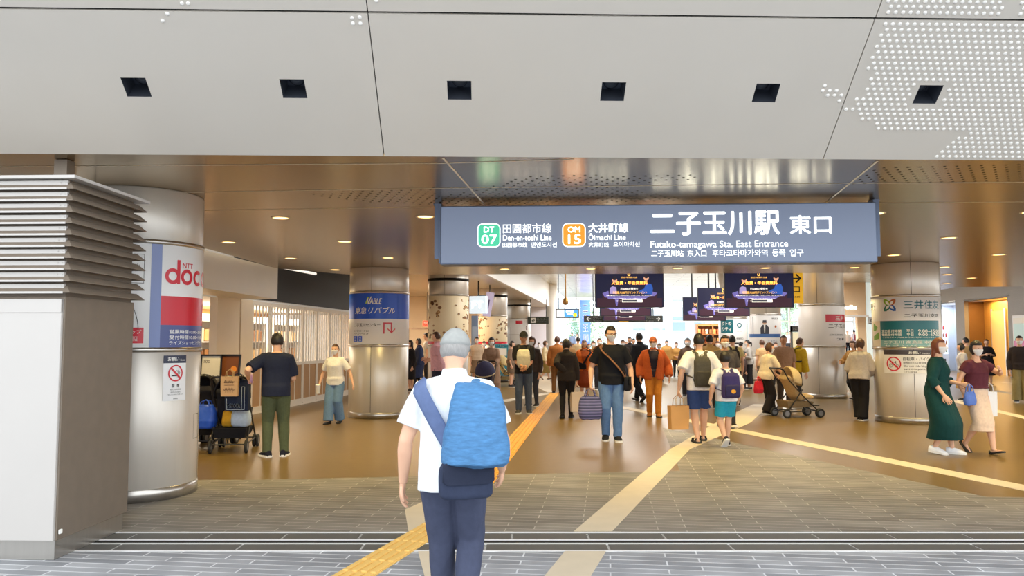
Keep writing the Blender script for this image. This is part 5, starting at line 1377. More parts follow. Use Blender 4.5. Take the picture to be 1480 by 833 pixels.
    if bottom:
        kind, bcol = bottom[0], bottom[1]
        m = MB()
        if kind in ('pants', 'wide', 'slim', 'shorts', 'crop'):
            ts = [.085, .06, .03, 0, -.03, -.05]
            m.loft([[sc(q) for q in sup_ring(pel + u * t + ey * interp(TOR, t)[2], exh, V((0, 1, 0)), interp(TOR, t)[0] + .009, interp(TOR, t)[1] + .009)] for t in ts])
            for i in (0, 1):
                h, k, a = hips[i], knees[i], ank[i]
                pts = [h + V((0, 0, .02)), h.lerp(k, .25), h.lerp(k, .6), k, k.lerp(a, .35), k.lerp(a, .7), a - (a - k).normalized() * .0 - V((0, 0, .008))]
                rr = {'pants': (.062, .064, .056, .048, .045, .041, .038), 'slim': (.06, .060, .050, .039, .039, .031, .027), 'wide': (.064, .068, .064, .062, .063, .064, .066), 'shorts': (.064, .068, .066, .064), 'crop': (.062, .065, .060, .055, .053, .050)}[kind]
                if kind == 'shorts': pts = [h + V((0, 0, .02)), h.lerp(k, .25), h.lerp(k, .55), h.lerp(k, .82)]
                m.tube([sc(p) for p in pts[:len(rr)]], [r * S for r in rr], 16)
            nm = 'shorts' if kind == 'shorts' else 'trousers'
        else:
            zh = bottom[2] if len(bottom) > 2 else .26; fl_ = bottom[3] if len(bottom) > 3 else .03
            rings = []
            for k in range(12):
                zz = hz + .11 - (hz + .11 - zh) * k / 11
                hw0, hd0, _ = interp(TOR, max(-.0, zz - hz)); 
                rings.append([sc(q) for q in skirt_ring(hips, knees, ank, hz, zz, hw0 + .012 + fl_ * k / 11, hd0 + .012 + fl_ * .8 * k / 11)])
            m.loft(rings); nm = 'skirt'
        ob = m.build(nm, cloth(bcol), root); later(ob, max(vox, .008), 3, .005 * S / 1.6, 30, seed=seed + 1)
    # ---- shoes
    if shoes:
        kind, scol = shoes[0], shoes[1]
        for i in (0, 1):
            f, up = fd[i]; n_ = ank[i]; side = f.cross(up).normalized(); base = n_ - up * AN
            def Q(s_, w_, z_): return sc(base + f * s_ + side * w_ + up * z_)
            m = MB(); rings = []
            prof = {'sneaker': ((-.046, .020, .050), (-.036, .026, .056), (-.015, .028, .062), (.015, .029, .056), (.05, .031, .043), (.08, .031, .033), (.100, .024, .020), (.108, .010, .014)),
                    'loafer': ((-.046, .018, .042), (-.036, .024, .046), (-.015, .026, .036), (.015, .026, .028), (.05, .029, .027), (.08, .028, .022), (.102, .020, .016), (.110, .008, .011)),
                    'pump': ((-.042, .016, .034), (-.034, .020, .034), (-.015, .020, .014), (.015, .021, .012), (.05, .025, .015), (.08, .024, .019), (.104, .014, .014), (.114, .005, .008)),
                    'sandal': ((-.046, .020, .016), (-.036, .026, .016), (-.015, .027, .014), (.015, .028, .014), (.05, .031, .014), (.08, .031, .014), (.100, .024, .013), (.108, .010, .010))}[kind]
            lo = .010
            for s_, w_, z_ in prof:
                rings.append([Q(s_, w_ * math.copysign(abs(math.cos(a)) ** .8, math.cos(a)), lo + (z_ - lo) * max(0, math.sin(a)) ** .8 if math.sin(a) > 0 else lo) for a in [2 * PI * k / 18 for k in range(18)]])
            m.loft(rings); 
            if kind == 'sandal':
                for s_ in (-.02, .04, .075):
                    m.tube([Q(s_, -.029, .012), Q(s_ + .005, -.024, .036), Q(s_ + .008, 0, .046 if s_ < .05 else .036), Q(s_ + .005, .024, .036), Q(s_, .029, .012)], .007 * S, 8, flat=.5)
            so = m.build('shoe' if kind != 'sandal' else 'sandal', cloth(scol) if kind in ('sneaker', 'sandal') else mat('leather_%d_%d_%d' % tuple(scol), scol, .35), root)
            m = MB(); pts = []
            outl = [(-.048, .0), (-.040, .026), (-.01, .030), (.03, .031), (.07, .034), (.096, .028), (.110, .010)]
            oo = [(s_, w_) for s_, w_ in outl] + [(s_, -w_) for s_, w_ in reversed(outl[1:])]
            k_ = 1.03 if kind in ('sneaker', 'sandal') else .95; zt = .016 if kind in ('sneaker', 'sandal') else .011
            m.loft([[Q(s_ * k_, w_ * k_, 0) for s_, w_ in oo], [Q(s_ * k_, w_ * k_, zt) for s_, w_ in oo]], 0, False)
            if kind == 'pump': m.tube([Q(-.035, 0, .012), Q(-.038, 0, -.0)], [.012 * S, .009 * S], 8)
            m.build('sole', (M_SOLE if (len(shoes) > 2 and shoes[2]) else M_INK_K), so)
    # helpers for things carried
    def world(p): return Matrix.Rotation(R(rz), 4, 'Z') @ V(p) + V((x, y, z))
    P.W = world; P.handw = [world(h) for h in P.hand]; P.sc = sc; P.spine = spine; P.ex = ex; P.ey = ey; P.u = u; P.sho = sho; P.TOR = TOR; P.label = label
    P.ease = (top[2] if top and len(top) > 2 else .012) + .006 + (.008 if top and top[0] in ('jacket', 'coat') else 0)
    def surf(t, ang, off=0.0):
        """A point on the clothed trunk: t along the spine, ang from the front (to the right)."""
        hw, hd, yo = interp(TOR, t); rf = interp(TOR, .22) if t < .2 else (hw, hd); kk = 1.0 if t < .285 else max(.25, (.335 - t) / .05); hw = max(hw, rf[0] * .97) + P.ease * kk + off; hd = max(hd, rf[1] * .95, .086 if t < .06 else 0) + P.ease * kk + off
        return sc(spine(t) + ey * (yo + hd * math.cos(ang)) + ex * (hw * math.sin(ang)))
    P.surf = surf
    return P

def skirt_ring(hips, knees, ank, hz, zz, hw, hd):
    def axis(i):
        h, k, a = hips[i], knees[i], ank[i]
        if zz >= h.z: return Vector((h.x, 0, zz))
        if zz >= k.z: return h.lerp(k, (h.z - zz) / max(1e-4, h.z - k.z))
        return k.lerp(a, min(1, (k.z - zz) / max(1e-4, k.z - a.z)))
    a, b = axis(0), axis(1); c = (a + b) / 2; c.z = zz
    w = max(hw, abs(a.x - b.x) / 2 + .05); d = max(hd, abs(a.y - b.y) / 2 + .052)
    return sup_ring(c, Vector((1, 0, 0)), Vector((0, 1, 0)), w, d, 28, 2.1)

# ------------------------------------------------------------------ bags and pushchairs
def rot2(rz): return Matrix.Rotation(rz, 4, 'Z')
def paper_bag(name, p, rz, w, d, h, label, m_, cat='bag', hl=.12, print_=None, handle=(180, 150, 110), taper=.94):
    """p = where the handle is held."""
    r = empty(name, (p.x, p.y, p.z - hl - h), rz, label=label, cat=cat)
    m = MB(); q = lambda s, z: [(-w / 2 * s, -d / 2 * s, z), (w / 2 * s, -d / 2 * s, z), (w / 2 * s, d / 2 * s, z), (-w / 2 * s, d / 2 * s, z)]
    m.loft([q(taper, 0), q(1.0, h * .5), q(1.0, h), q(.965, h), q(.95, h * .5), q(.93, .01)], 0, False); m.build('sack', m_, r)
    for sy in (-1, 1):
        m = MB(); m.tube([(-w * .22, sy * d / 2, h - .02), (-w * .2, sy * d * .35, h + hl * .6), (0, 0, h + hl), (w * .2, sy * d * .35, h + hl * .6), (w * .22, sy * d / 2, h - .02)], .006, 8); m.build('handle', cloth(handle), r)
    if print_: print_(r, w, d, h)
    return r

def soft_bag(name, p, rz, w, d, h, label, m_, cat='bag', hl=.10, stripes=None, voxel=.012):
    r = empty(name, (p.x, p.y, p.z - hl - h), rz, label=label, cat=cat); m = MB(); rings = []
    for t, s in ((0, .80), (.08, .95), (.35, 1.06), (.7, 1.0), (.93, .86), (1, .7)):
        rings.append([tuple(v) for v in sup_ring(Vector((0, 0, h * t)), Vector((1, 0, 0)), Vector((0, 1, 0)), w / 2 * s, d / 2 * s * (1.1 if t < .5 else .8), 28, 3)])
    m.loft(rings); o = m.build('pouch', m_, r); later(o, voxel, 2, .006, 26, seed=int(w * 1000))
    for sy in (-1, 1):
        m = MB(); m.tube([(-w * .25, sy * d * .3, h * .9), (-w * .17, sy * d * .2, h + hl * .65), (0, 0, h + hl), (w * .17, sy * d * .2, h + hl * .65), (w * .25, sy * d * .3, h * .9)], .010, 8, flat=.6); m.build('handle', m_, r)
    return r

def backpack(P, label, col, w=.27, h=.42, d=.14, t_top=.27, pocket=None, patch=None, off=0.0):
    """Worn on the back of P: a thing of its own in P's place and turn."""
    S = P.H; r = empty('backpack', P.root.location, P.root.rotation_euler.z, label=label, cat='backpack')
    c = cloth(col); back = lambda t: P.surf(t, PI, .0)
    top = back(t_top); u = P.u; ex = P.ex; by = -P.ey
    m = MB(); rings = []
    for k, s, ds in ((1.0, .55, .35), (.96, .78, .6), (.85, .95, .85), (.5, 1.0, 1.0), (.15, 1.0, 1.05), (.03, .92, .9), (0, .8, .7)):
        cpt = top - u * (h * (1 - k)) + by * (d * .5 * 1.0)
        rings.append([tuple(v) for v in sup_ring(cpt, ex, by, w / 2 * s, d / 2 * ds * 1.0, 28, 3.4)])
    m.loft(rings); o = m.build('main_pouch', c, r); later(o, .010, 2, .004, 30)
    pm = MB(); rings = []
    for k, s, ds in ((.52, .7, .3), (.48, .8, .6), (.3, .85, .8), (.1, .84, .8), (.04, .7, .5)):
        cpt = top - u * (h * (1 - k)) + by * (d * 1.0)
        rings.append([tuple(v) for v in sup_ring(cpt, ex, by, w / 2 * s, d * .28 * ds, 24, 3.4)])
    pm.loft(rings); o = pm.build('front_pocket', cloth(pocket or tuple(int(v * .85) for v in col)), r); later(o, .010, 2, .003, 30)
    for sg in (-1, 1):
        pts = [top - u * .02 + ex * sg * w * .25 + by * .02]
        for t, a in ((.30, 2.75), (.318, 2.0), (.312, 1.1), (.285, .62), (.24, .58), (.19, .75), (.14, 1.2), (.10, 1.9), (.08, 2.5)):
            pts.append(P.surf(t, sg * a, .012 if t > .28 else .006))
        pts.append(top - u * h * .9 + ex * sg * w * .4 + by * .03)
        m = MB(); m.tube(pts, .026 if S > 1.5 else .02, 8, flat=.28, up=P.ey); m.build('strap', c, r)
    hm = MB(); hm.tube([top + ex * -.03 + by * .05 - u * .01, top + u * .03 + by * .05, top + ex * .03 + by * .05 - u * .01], .007, 6); hm.build('grab_loop', c, r)
    if patch:
        m = MB(); pc = top - u * h * .74 + by * (d * 1.2 + .008)
        m.loft([[tuple(v) for v in sup_ring(pc, ex, u, .035, .03, 12)], [tuple(v) for v in sup_ring(pc + by * .006, ex, u, .034, .029, 12)]]); m.build('patch', cloth(patch), r)
    return r

def cross_strap_bag(P, label, col, strapcol, side=1, bag=(.26, .08, .20), t_bag=.0, a_bag=None, name='shoulder_bag', straps=True):
    """A bag at the hip on the given side (1 = the wearer's right) with a strap over the other shoulder."""
    r = empty(name, P.root.location, P.root.rotation_euler.z, label=label, cat='shoulder bag')
    s = side; w, d, h = bag; a = (a_bag if a_bag is not None else 1.45) * s
    c = P.surf(t_bag, a, .0); nrm = (c - P.sc(P.spine(t_bag))); nrm.z = 0; nrm.normalize(); tx = Vector((0, 0, 1)).cross(nrm)
    m = MB(); rings = []
    for t, k in ((0, .82), (.1, 1), (.8, 1), (1, .85)):
        rings.append([tuple(v) for v in sup_ring(c + nrm * (d / 2 + .01) + Vector((0, 0, h * (t - .7))), tx, nrm, w / 2 * k, d / 2 * k, 24, 3.5)])
    m.loft(rings); o = m.build('pouch', cloth(col), r); later(o, .010, 2, .003, 30)
    m = MB(); m.loft([[tuple(v) for v in sup_ring(c + nrm * (d + .012) + Vector((0, 0, h * z_)), tx, nrm, w / 2 * k, .008, 20, 4)] for z_, k in ((-.28, .8), (-.2, .96), (.25, .96), (.3, .8))]); m.build('flap', cloth(tuple(int(v * .8) for v in col)), r)
    for front in ((1, -1) if straps else ()):
        pts = []
        for k in range(13):
            q = k / 12; t = t_bag + .02 + (.318 - t_bag - .02) * q
            ang = (a - (a + s * .55) * q) if front > 0 else None
            lift = .010 + .035 * max(0, (t - .2) / .118)
            if front > 0: aa = a + (-s * .95 - a) * q
            else: aa = a + (s * (2 * PI - .95 - 0) - a) * q if s > 0 else a + (-(2 * PI - .95) - a) * q
            pts.append(P.surf(t, aa, lift))
        m = MB(); m.tube(pts, .024, 8, flat=.22, up=pts[0] - P.sc(P.spine(t_bag + .02))); m.build('strap', cloth(strapcol), r)
    return r

def stroller(x, y, rz, label, frame, fabric, hood, z=0, seat=True, scale=1.0, trim=None):
    """Pushed towards +y: handle at -y."""
    r = empty('pushchair', (x, y, z), R(rz), label=label, cat='pushchair'); s = scale
    fm = mat('frame_%d' % frame[0], frame, .4, .4)
    m = MB()
    for sx in (-.24, .24):
        m.tube([(sx, -.42, 1.02 * s), (sx, -.30, .80 * s), (sx * 1.0, .05, .42 * s), (sx, .38, .10)], .013, 8); m.tube([(sx, -.36, .10), (sx, -.15, .40 * s), (sx, .0, .60 * s)], .013, 8); m.tube([(sx, -.36, .12), (sx, .36, .14)], .010, 8)
    m.tube([(-.24, -.36, .12), (.24, -.36, .12)], .010, 8); m.tube([(-.24, .33, .14), (.24, .33, .14)], .010, 8)
    m.build('frame', fm, r)
    m = MB(); m.tube([(-.24, -.42, 1.02 * s), (-.20, -.47, 1.05 * s), (.20, -.47, 1.05 * s), (.24, -.42, 1.02 * s)], .018, 10); m.build('handlebar', M_BEZ, r)
    for sx in (-1, 1):
        for yy in (-.36, .38):
            for o_ in ((-.025, .025) if yy > 0 else (0,)):
                m = MB(); c = Vector((sx * .24 + o_ * 1.0, yy, .09)); rg = []
                for a, rr_ in ((-.018, .055), (-.018, .085), (-.008, .092), (.008, .092), (.018, .085), (.018, .055)):
                    rg.append([(c.x + a, c.y + rr_ * math.cos(t * PI / 10), c.z + rr_ * math.sin(t * PI / 10)) for t in range(20)])
                rg.append(rg[0]); m.loft(rg, cap=False); wl = m.build('wheel', mat('tyre', (34, 34, 36), .7), r)
                m = MB(); m.tube([(c.x - .014, c.y, c.z), (c.x + .014, c.y, c.z)], .058, 16); m.build('hub', mat('hub_grey', (120, 120, 124), .4, .3), wl)
    fc = cloth(fabric)
    m = MB()
    m.loft([[tuple(v) for v in sup_ring(Vector((0, yy, zz * s)), Vector((1, 0, 0)), Vector((0, .5, 1)).normalized(), .21, t_, 24, 3)] for yy, zz, t_ in ((-.26, .86, .05), (-.2, .78, .07), (-.08, .52, .09), (.02, .42, .09), (.16, .44, .07), (.27, .42, .05))])
    o = m.build('seat', fc, r); later(o, .014, 2, .005, 24)
    m = MB(); rg = []
    for k in range(9):
        a = R(-10 + 120 * k / 8); rad = .25
        cy, cz = -.16, .72 * s
        rg.append([(.245 * math.cos(t * PI / 12), cy + math.sin(t * PI / 12) * rad * math.sin(a) - .05 * (1 - math.sin(t * PI / 12)), cz + math.sin(t * PI / 12) * rad * 1.15 * math.cos(a) + .05) for t in range(13)])
    m.loft(rg, closed=False, cap=False); o = m.build('hood', cloth(hood), r); sd = o.modifiers.new('t', 'SOLIDIFY'); sd.thickness = .012
    if trim:
        for e_ in (rg[0], rg[-1]):
            m = MB(); m.tube(e_, .018, 8); m.build('hood_trim', cloth(trim), r)
    m = MB()
    m.loft([[(-.2, -.3, .20), (.2, -.3, .20), (.2, .22, .22), (-.2, .22, .22)], [(-.23, -.34, .34), (.23, -.34, .34), (.23, .26, .32), (-.23, .26, .32)]], 0, False, cap=True); m.build('basket', cloth(tuple(int(v * .7) for v in fabric)), r)
    m = MB(); m.box((0, .36, .24), (.36, .10, .02)); m.build('footrest', fm, r)
    return r
# ------------------------------------------------------------------ the people in the concourse
def F(px, py): p = fl(px, py); return p.x, p.y
def D(px, d): return (px - 740) / FOC * d, d
def Htop(py, d): return CAM_H + (495 - py) * d / FOC
BLACK, NAVYC, JEANS, WHITEC, KHAKI = (30, 29, 31), (32, 38, 62), (86, 112, 152), (236, 236, 238), (150, 132, 96)

# 1 elderly man in front, seen from behind
P1 = person('man in a grey cap and white shirt walking away with a light blue bag', *D(656, 4.3), -4, 1.585, 'm', 'walkL', .11, hands=((.075, .03, -.30), (.05, .10, -.26)), lean=4, nod=14, yaw=-6,
            hair=('short', 'grey'), hat=('cap', (156, 158, 156)), top=('shirt', (228, 233, 240), .020, .36), bottom=('pants', (66, 72, 94)), shoes=('sneaker', (60, 60, 66), 1), lod=0, mask=False)
WB = cross_strap_bag(P1, 'navy crossbody pouch on the back hip of the man in the grey cap', (48, 56, 78), (74, 90, 124), 1, (.28, .10, .19), .02, 2.75, 'waist_bag', False)
m = MB(); q_ = [P1.surf(t, PI + a, o_) for t, a, o_ in ((.02, -.5, .03), (.06, -.2, .018), (.11, .05, .014), (.17, .32, .016), (.23, .55, .022), (.275, .70, .036), (.298, .90, .045), (.305, 1.4, .045), (.285, 2.2, .04), (.24, 2.6, .014))]
m.tube(q_, .042, 10, flat=.12, up=(0, -1, 0)); m.build('strap', cloth((92, 108, 146)), WB)
r = empty('shoulder_tote', P1.root.location, P1.root.rotation_euler.z, label='big light blue woven shoulder bag on the back of the man in the grey cap', cat='shoulder bag')
m = MB(); rg = []
for k, (t, w, d_) in enumerate(((.305, .10, .03), (.285, .135, .05), (.22, .165, .085), (.14, .19, .11), (.08, .205, .115), (.05, .195, .10), (.035, .16, .06))):
    c = P1.surf(max(t, .0), 2.60, 0) + Vector((.045, -d_ * .8 - .01, (t - max(t, 0)) * 1.58))
    rg.append([tuple(v) for v in sup_ring(c, Vector((1, .12, 0)), Vector((-.12, 1, 0)), w * .86, d_, 32, 3)])
m.loft(rg[::-1])
weave = mat('woven_blue', (66, 116, 162), .8, 0, .5, 22, .3, stretch=(1, 1, 3.5))
o = m.build('bag_body', weave, r); later(o, .008, 2, .010, 22)
m = MB(); m.tube([P1.surf(.28, 2.6, .02), P1.surf(.312, 1.9, .02), P1.surf(.305, 1.0, .012), P1.surf(.26, .8, .012), P1.surf(.18, 1.0, .012), P1.surf(.10, 1.5, .014), P1.surf(.04, 2.1, .03)], .024, 8, flat=.3); m.build('strap', weave, r)

# 2 man beside the pushchair
P2 = person('man in a navy t-shirt and olive trousers standing beside the loaded black pushchair', *F(397, 661), 14, 1.645, 'm', [(-.062, .02, 0, 30), (.07, .04, 0, -12)], hands=((.115, .04, -.155, (.6, .3, 0)), (-.03, .17, -.20)), hair=('short', 'black'), yaw=14,
            top=('tee', (30, 36, 58), .018, .42), bottom=('pants', (84, 92, 66)), shoes=('sneaker', (34, 36, 48), 1), lod=0, mask=False, curl=(.75, .4))
h = P2.handw[0]; r = empty('bottle', (h.x + .0, h.y, h.z - .04), 0, label='small pink drink bottle held up by the man in the navy t-shirt', cat='bottle')
m = MB(); m.lathe([(.02, 0), (.030, .01), (.031, .10), (.022, .13)], 18); m.build('flask', mat('pink_plastic', (226, 176, 214), .3), r)
m = MB(); m.lathe([(.022, .128), (.023, .16), (.015, .168), (.001, .169)], 18); m.build('cap', mat('pale_pink', (240, 220, 236), .3), r)
# pushchair hung with bags
sx, sy = F(334, 652)
ST1 = stroller(sx, sy + .1, 8, 'black pushchair hung with bags next to the man in olive trousers', (58, 58, 62), (36, 38, 48), (34, 36, 52))
def bub(r_, w, d, h):
    m = MB(); text_box(m, 'Bubby', -w * .30, w * .30, h * .62, h * .80, -d / 2 - .004, .01, 0, .3)
    flat_rect(m, -w * .28, w * .28, h * .55, h * .57, -d / 2 - .004)
    for k in range(7): ring_flat(m, -w * .26 + k * w * .085, h * (.33 + .05 * (k % 2)), .008, .013, -d / 2 - .004, 0, 10)
    for k in range(5): flat_rect(m, -w * .22 + k * w * .11, -w * .21 + k * w * .11, h * .18, h * .28, -d / 2 - .004)
    m.build('lettering', mat('brown_ink', (96, 70, 52), .6), r_)
bp = at(332, 540, sy - .42)
paper_bag('paper_bag', Vector((bp.x, bp.y + .02, bp.z + .06)), .05, .23, .07, .27, 'brown paper carrier bag with dark script hanging on the pushchair handle', mat('kraft', (196, 160, 124), .8, 0, .06, 12), hl=.10, print_=bub)
def miy(r_, w, d, h):
    m = MB(); text_box(m, 'MIYOTA', -w * .36, w * .16, h * .10, h * .24, -d / 2 - .004, .02)
    for (a, b, c, e) in ((-.42, .32, .04, .055), (-.42, -.405, .04, .40), (.21, .225, .04, .80), (.33, .345, .04, .8), (.21, .345, .785, .80)): flat_rect(m, w * a, w * b, h * c, h * e, -d / 2 - .004)
    m.build('lettering', mat('pale_blue_ink', (206, 222, 236), .6), r_)
paper_bag('carry_bag', Vector((bp.x + .06, bp.y + .17, bp.z + .0)), .0, .33, .10, .42, 'navy shopping bag with pale frame print hanging behind the brown paper bag', cloth((38, 48, 72)), hl=.10, print_=miy, handle=(38, 48, 72))
r = soft_bag('basket_bag', Vector((bp.x + .05, sy - .06, .64)), .1, .26, .20, .26, 'white and pale blue bundle lying in the basket of the loaded pushchair', cloth((196, 214, 236)), hl=.03)
r = soft_bag('ochre_bag', Vector((bp.x - .13, sy - .06, .60)), .1, .16, .18, .22, 'ochre yellow pouch in the basket of the loaded pushchair', cloth((186, 142, 40)), hl=.03)
sx2, sy2 = F(296, 650)
stroller(sx2 - .10, sy2 + .35, -6, 'second dark pushchair with a black hood half behind the phone shop column', (50, 50, 54), (44, 42, 46), (40, 38, 42))
r = soft_bag('drawstring_bag', Vector((at(301, 612, sy2 - .12).x, sy2 - .22, .72)), 0, .30, .22, .34, 'shiny blue round bag hanging low on the second pushchair', mat('shiny_blue', (36, 84, 196), .35, 0, .2, 8), hl=.06)
# leaning poster frames
for px, lab, c1, kind in ((303, 'black framed poster board of grey portraits leaning by the shop entrance', (222, 214, 200), 0), (327, 'black framed poster board with an orange dish leaning by the shop entrance', (120, 66, 30), 1)):
    x, y = D(px, 12.3 + .1 * kind); r = empty('poster_frame', (x, y, 0), R(8 - 14 * kind), label=lab, cat='poster board')
    T = Matrix.Rotation(R(-9), 3, 'X'); m = MB(); w, hh_, z0 = .30, 1.02, .32
    for (cx, cz, dx, dz) in ((-w / 2, .5, .025, 1), (w / 2, .5, .025, 1)): m.box((cx, 0, z0 + hh_ / 2), (.025, .03, hh_))
    for z_ in (z0, z0 + hh_): m.box((0, 0, z_), (w + .025, .03, .025))
    m.xform(lambda p: T @ p); m.build('frame', M_BEZ, r)
    m = MB(); m.box((0, .005, z0 + hh_ / 2), (w, .015, hh_)); m.xform(lambda p: T @ p); m.build('sheet', mat('sheet_%d' % kind, c1, .5, 0, .15, 6), r)
    m = MB()
    if kind == 0:
        text_box(m, '100', -.11, -.02, 1.22, 1.27, -.004, .01)
        for q in range(8): disc_flat(m, -.10 + .07 * (q % 4), 1.0 - .3 * (q // 4), .025, -.004, 0, 12); flat_rect(m, -.13 + .07 * (q % 4), -.075 + .07 * (q % 4), .86 - .3 * (q // 4), .97 - .3 * (q // 4), -.004)
    else:
        ring_flat(m, .0, .78, .035, .085, -.004, 1, 20); disc_flat(m, .06, 1.12, .05, -.004, 1, 14); disc_flat(m, -.06, .6, .07, -.0035, 2, 14)
    m.xform(lambda p: T @ p); m.build('print', [mat('grey_ink', (98, 92, 86), .6), mat('dish_orange', (230, 140, 50), .6), mat('dish_brown', (160, 92, 40), .6)], r)
    m = MB()
    for sx_k in (-.11, .11): m.tube([(sx_k, .0, .34), (sx_k * 1.1, -.10, 0)], .012, 8); m.tube([(sx_k, .17, 1.0), (sx_k, .36, 0)], .012, 8)
    m.xform(lambda p: p); m.build('stand', M_BEZ, r)

# 5 woman in white tee
P5 = person('woman in a white t-shirt and loose blue jeans walking before the slatted shop doors', *F(484, 612), 172, 1.50, 'f', 'stepR', .10, hands=((.15, .04, -.27), (.10, .03, -.285)), hair=('bun', 'brown'), top=('tee', (238, 236, 236), .018, .40), bottom=('wide', (108, 140, 178)), shoes=('loafer', (30, 28, 28)), lod=1)
h = P5.handw[1]; r = empty('paper_cup', (h.x - .02, h.y - .02, h.z - .11), 0, label='white paper cup carried low by the woman in loose blue jeans', cat='cup')
m = MB(); m.lathe([(.036, 0), (.048, .15), (.050, .155), (.044, .156)], 20); m.build('cup', M_PAPER, r); m = MB(); m.lathe([(.051, .152), (.051, .165), (.04, .172), (.001, .172)], 20); m.build('lid', M_WHITE, r)

# 9 man with the cream carrier
P9 = person('man in a black cap with clasped hands below a cream chest carrier', *F(757, 598), 178, 1.745, 'm', 'stand', hands=((-.085, .155, -.215, (.9, -.3, 0)), (-.085, .165, -.205, (-.9, -.3, 0))), nod=12, yaw=10, hair=('short', 'black'), hat=('cap', (44, 42, 40)), top=('tee', (34, 33, 34), .016, .42), bottom=('pants', (76, 88, 108)), shoes=('sneaker', (70, 68, 66), 1), lod=1, mask=False, skin=SKIN2)
r = empty('baby_carrier', P9.root.location, P9.root.rotation_euler.z, label='cream baby carrier strapped on the chest of the man in the black cap', cat='baby carrier')
m = MB(); rg = []
for t, w, d_ in ((.27, .05, .02), (.25, .075, .05), (.18, .085, .075), (.10, .085, .08), (.05, .07, .06), (.03, .045, .03)):
    rg.append([tuple(v) for v in sup_ring(P9.surf(t, 0, 0) + Vector((0, d_ * .35 * P9.H, 0)), Vector((1, 0, 0)), Vector((0, 1, 0)), w * P9.H, d_ * P9.H * .6, 24, 2.6)])
m.loft(rg[::-1]); o = m.build('panel', cloth((206, 200, 180)), r); later(o, .012, 2, .005, 26)
for sg in (-1, 1):
    m = MB(); m.tube([P9.surf(.25, sg * .35, .02), P9.surf(.305, sg * .8, .012), P9.surf(.318, sg * 1.7, .012), P9.surf(.28, sg * 2.5, .012)], .03, 8, flat=.3); m.build('strap', cloth((60, 58, 56)), r)

# 15 man in black with bags
P15 = person('man in a black t-shirt and blue jeans with a tan strap across his chest', *F(884, 637), 176, 1.775, 'm', 'stepL', .05, hands=((.075, .03, -.29), (.075, .05, -.285)), yaw=22, nod=6, hair=('short', 'black'), glasses=True, top=('tee', (24, 25, 30), .016, .36), bottom=('pants', (92, 124, 168)), shoes=('sneaker', (28, 28, 32), 1), lod=0, curl=(.4, .95))
cross_strap_bag(P15, 'black shoulder bag with a tan strap on the hip of the man in blue jeans', (26, 27, 34), (132, 92, 66), -1, (.24, .09, .22), .0, 1.2)
sm = mat('navy_stripes', (58, 60, 104), .8); nt = sm.node_tree; tc = nt.nodes.new('ShaderNodeTexCoord'); wv_ = nt.nodes.new('ShaderNodeTexWave'); wv_.bands_direction = 'Z'; wv_.inputs['Scale'].default_value = 7; cr = nt.nodes.new('ShaderNodeValToRGB')
cr.color_ramp.elements[0].color = lin((44, 46, 82)); cr.color_ramp.elements[1].color = lin((120, 118, 160)); nt.links.new(tc.outputs['Object'], wv_.inputs['Vector']); nt.links.new(wv_.outputs['Fac'], cr.inputs['Fac']); nt.links.new(cr.outputs['Color'], nt.nodes['Principled BSDF'].inputs['Base Color'])
h = P15.handw[1]; soft_bag('tote_bag', Vector((h.x - .03, h.y, h.z + .01)), .1, .36, .18, .36, 'navy striped tote bag carried by the man in blue jeans', sm, hl=.12, voxel=.010)

# 21, 22 boys seen from behind
P21 = person('tall boy in a white t-shirt and navy shorts walking away with an olive backpack', *F(1013, 640), -2, 1.685, 'm', [(-.04, -.05, 0, 6), (.05, .14, .0, -6)], hands=((.09, -.04, -.29), (.05, .08, -.25)), hair=('short', 'black'), top=('tee', (234, 233, 238), .024, .42), bottom=('shorts', (52, 74, 128)), shoes=('sandal', (44, 42, 44)), lod=0, mask=False, curl=(.95, .4))
backpack(P21, 'dark olive backpack worn by the tall boy in navy shorts', (84, 80, 70), .26, .47, .13, .272, (70, 66, 58))
h = P21.handw[0]; paper_bag('paper_bag', Vector((h.x - .02, h.y, h.z + .01)), .25, .30, .13, .36, 'plain tan paper carrier bag carried by the tall boy', mat('tan_paper', (206, 154, 92), .7, 0, .06, 8), hl=.17)
P22 = person('small boy in teal shorts walking away with a purple backpack', *F(1051, 646), 6, 1.36, 'm', 'walkR', .12, hands=((.06, .02, -.28), (.05, .03, -.28)), hair=('child', 'black'), big=1.16, top=('tee', (232, 232, 236), .022, .42), bottom=('shorts', (42, 156, 184)), shoes=('sneaker', (44, 40, 46), 1), lod=0, mask=False)
backpack(P22, 'purple backpack with a yellow patch worn by the small boy in teal shorts', (66, 56, 104), .27, .37, .14, .275, (52, 48, 84), patch=(226, 162, 60))

# 28 woman with the pushchair
P28 = person('woman in a cream t-shirt and black trousers pushing the beige pushchair', *F(1108, 600), -72, 1.535, 'f', 'stepL', .12, hands=((.0, .20, -.20), (.0, .20, -.20)), lean=10, yaw=-10, hair=('bob', 'brown'), top=('tee', (228, 212, 188), .024, .45), bottom=('wide', (40, 36, 36)), shoes=('sneaker', (36, 34, 34), 1), lod=1)
px_, py_ = F(1149, 602); stroller(px_, py_ - .1, -78, 'beige and black pushchair pushed by the woman in the cream t-shirt', (44, 42, 42), (190, 164, 124), (214, 190, 146), scale=.95)
soft_bag('handbag', Vector((P28.root.location.x - .22, P28.root.location.y - .2, .82)), .5, .24, .10, .26, 'bright red handbag beside the woman in black trousers pushing the beige pushchair', cloth((206, 40, 60)), hl=.10)
tb_c = (P28.root.location.x - .22, P28.root.location.y - .2)

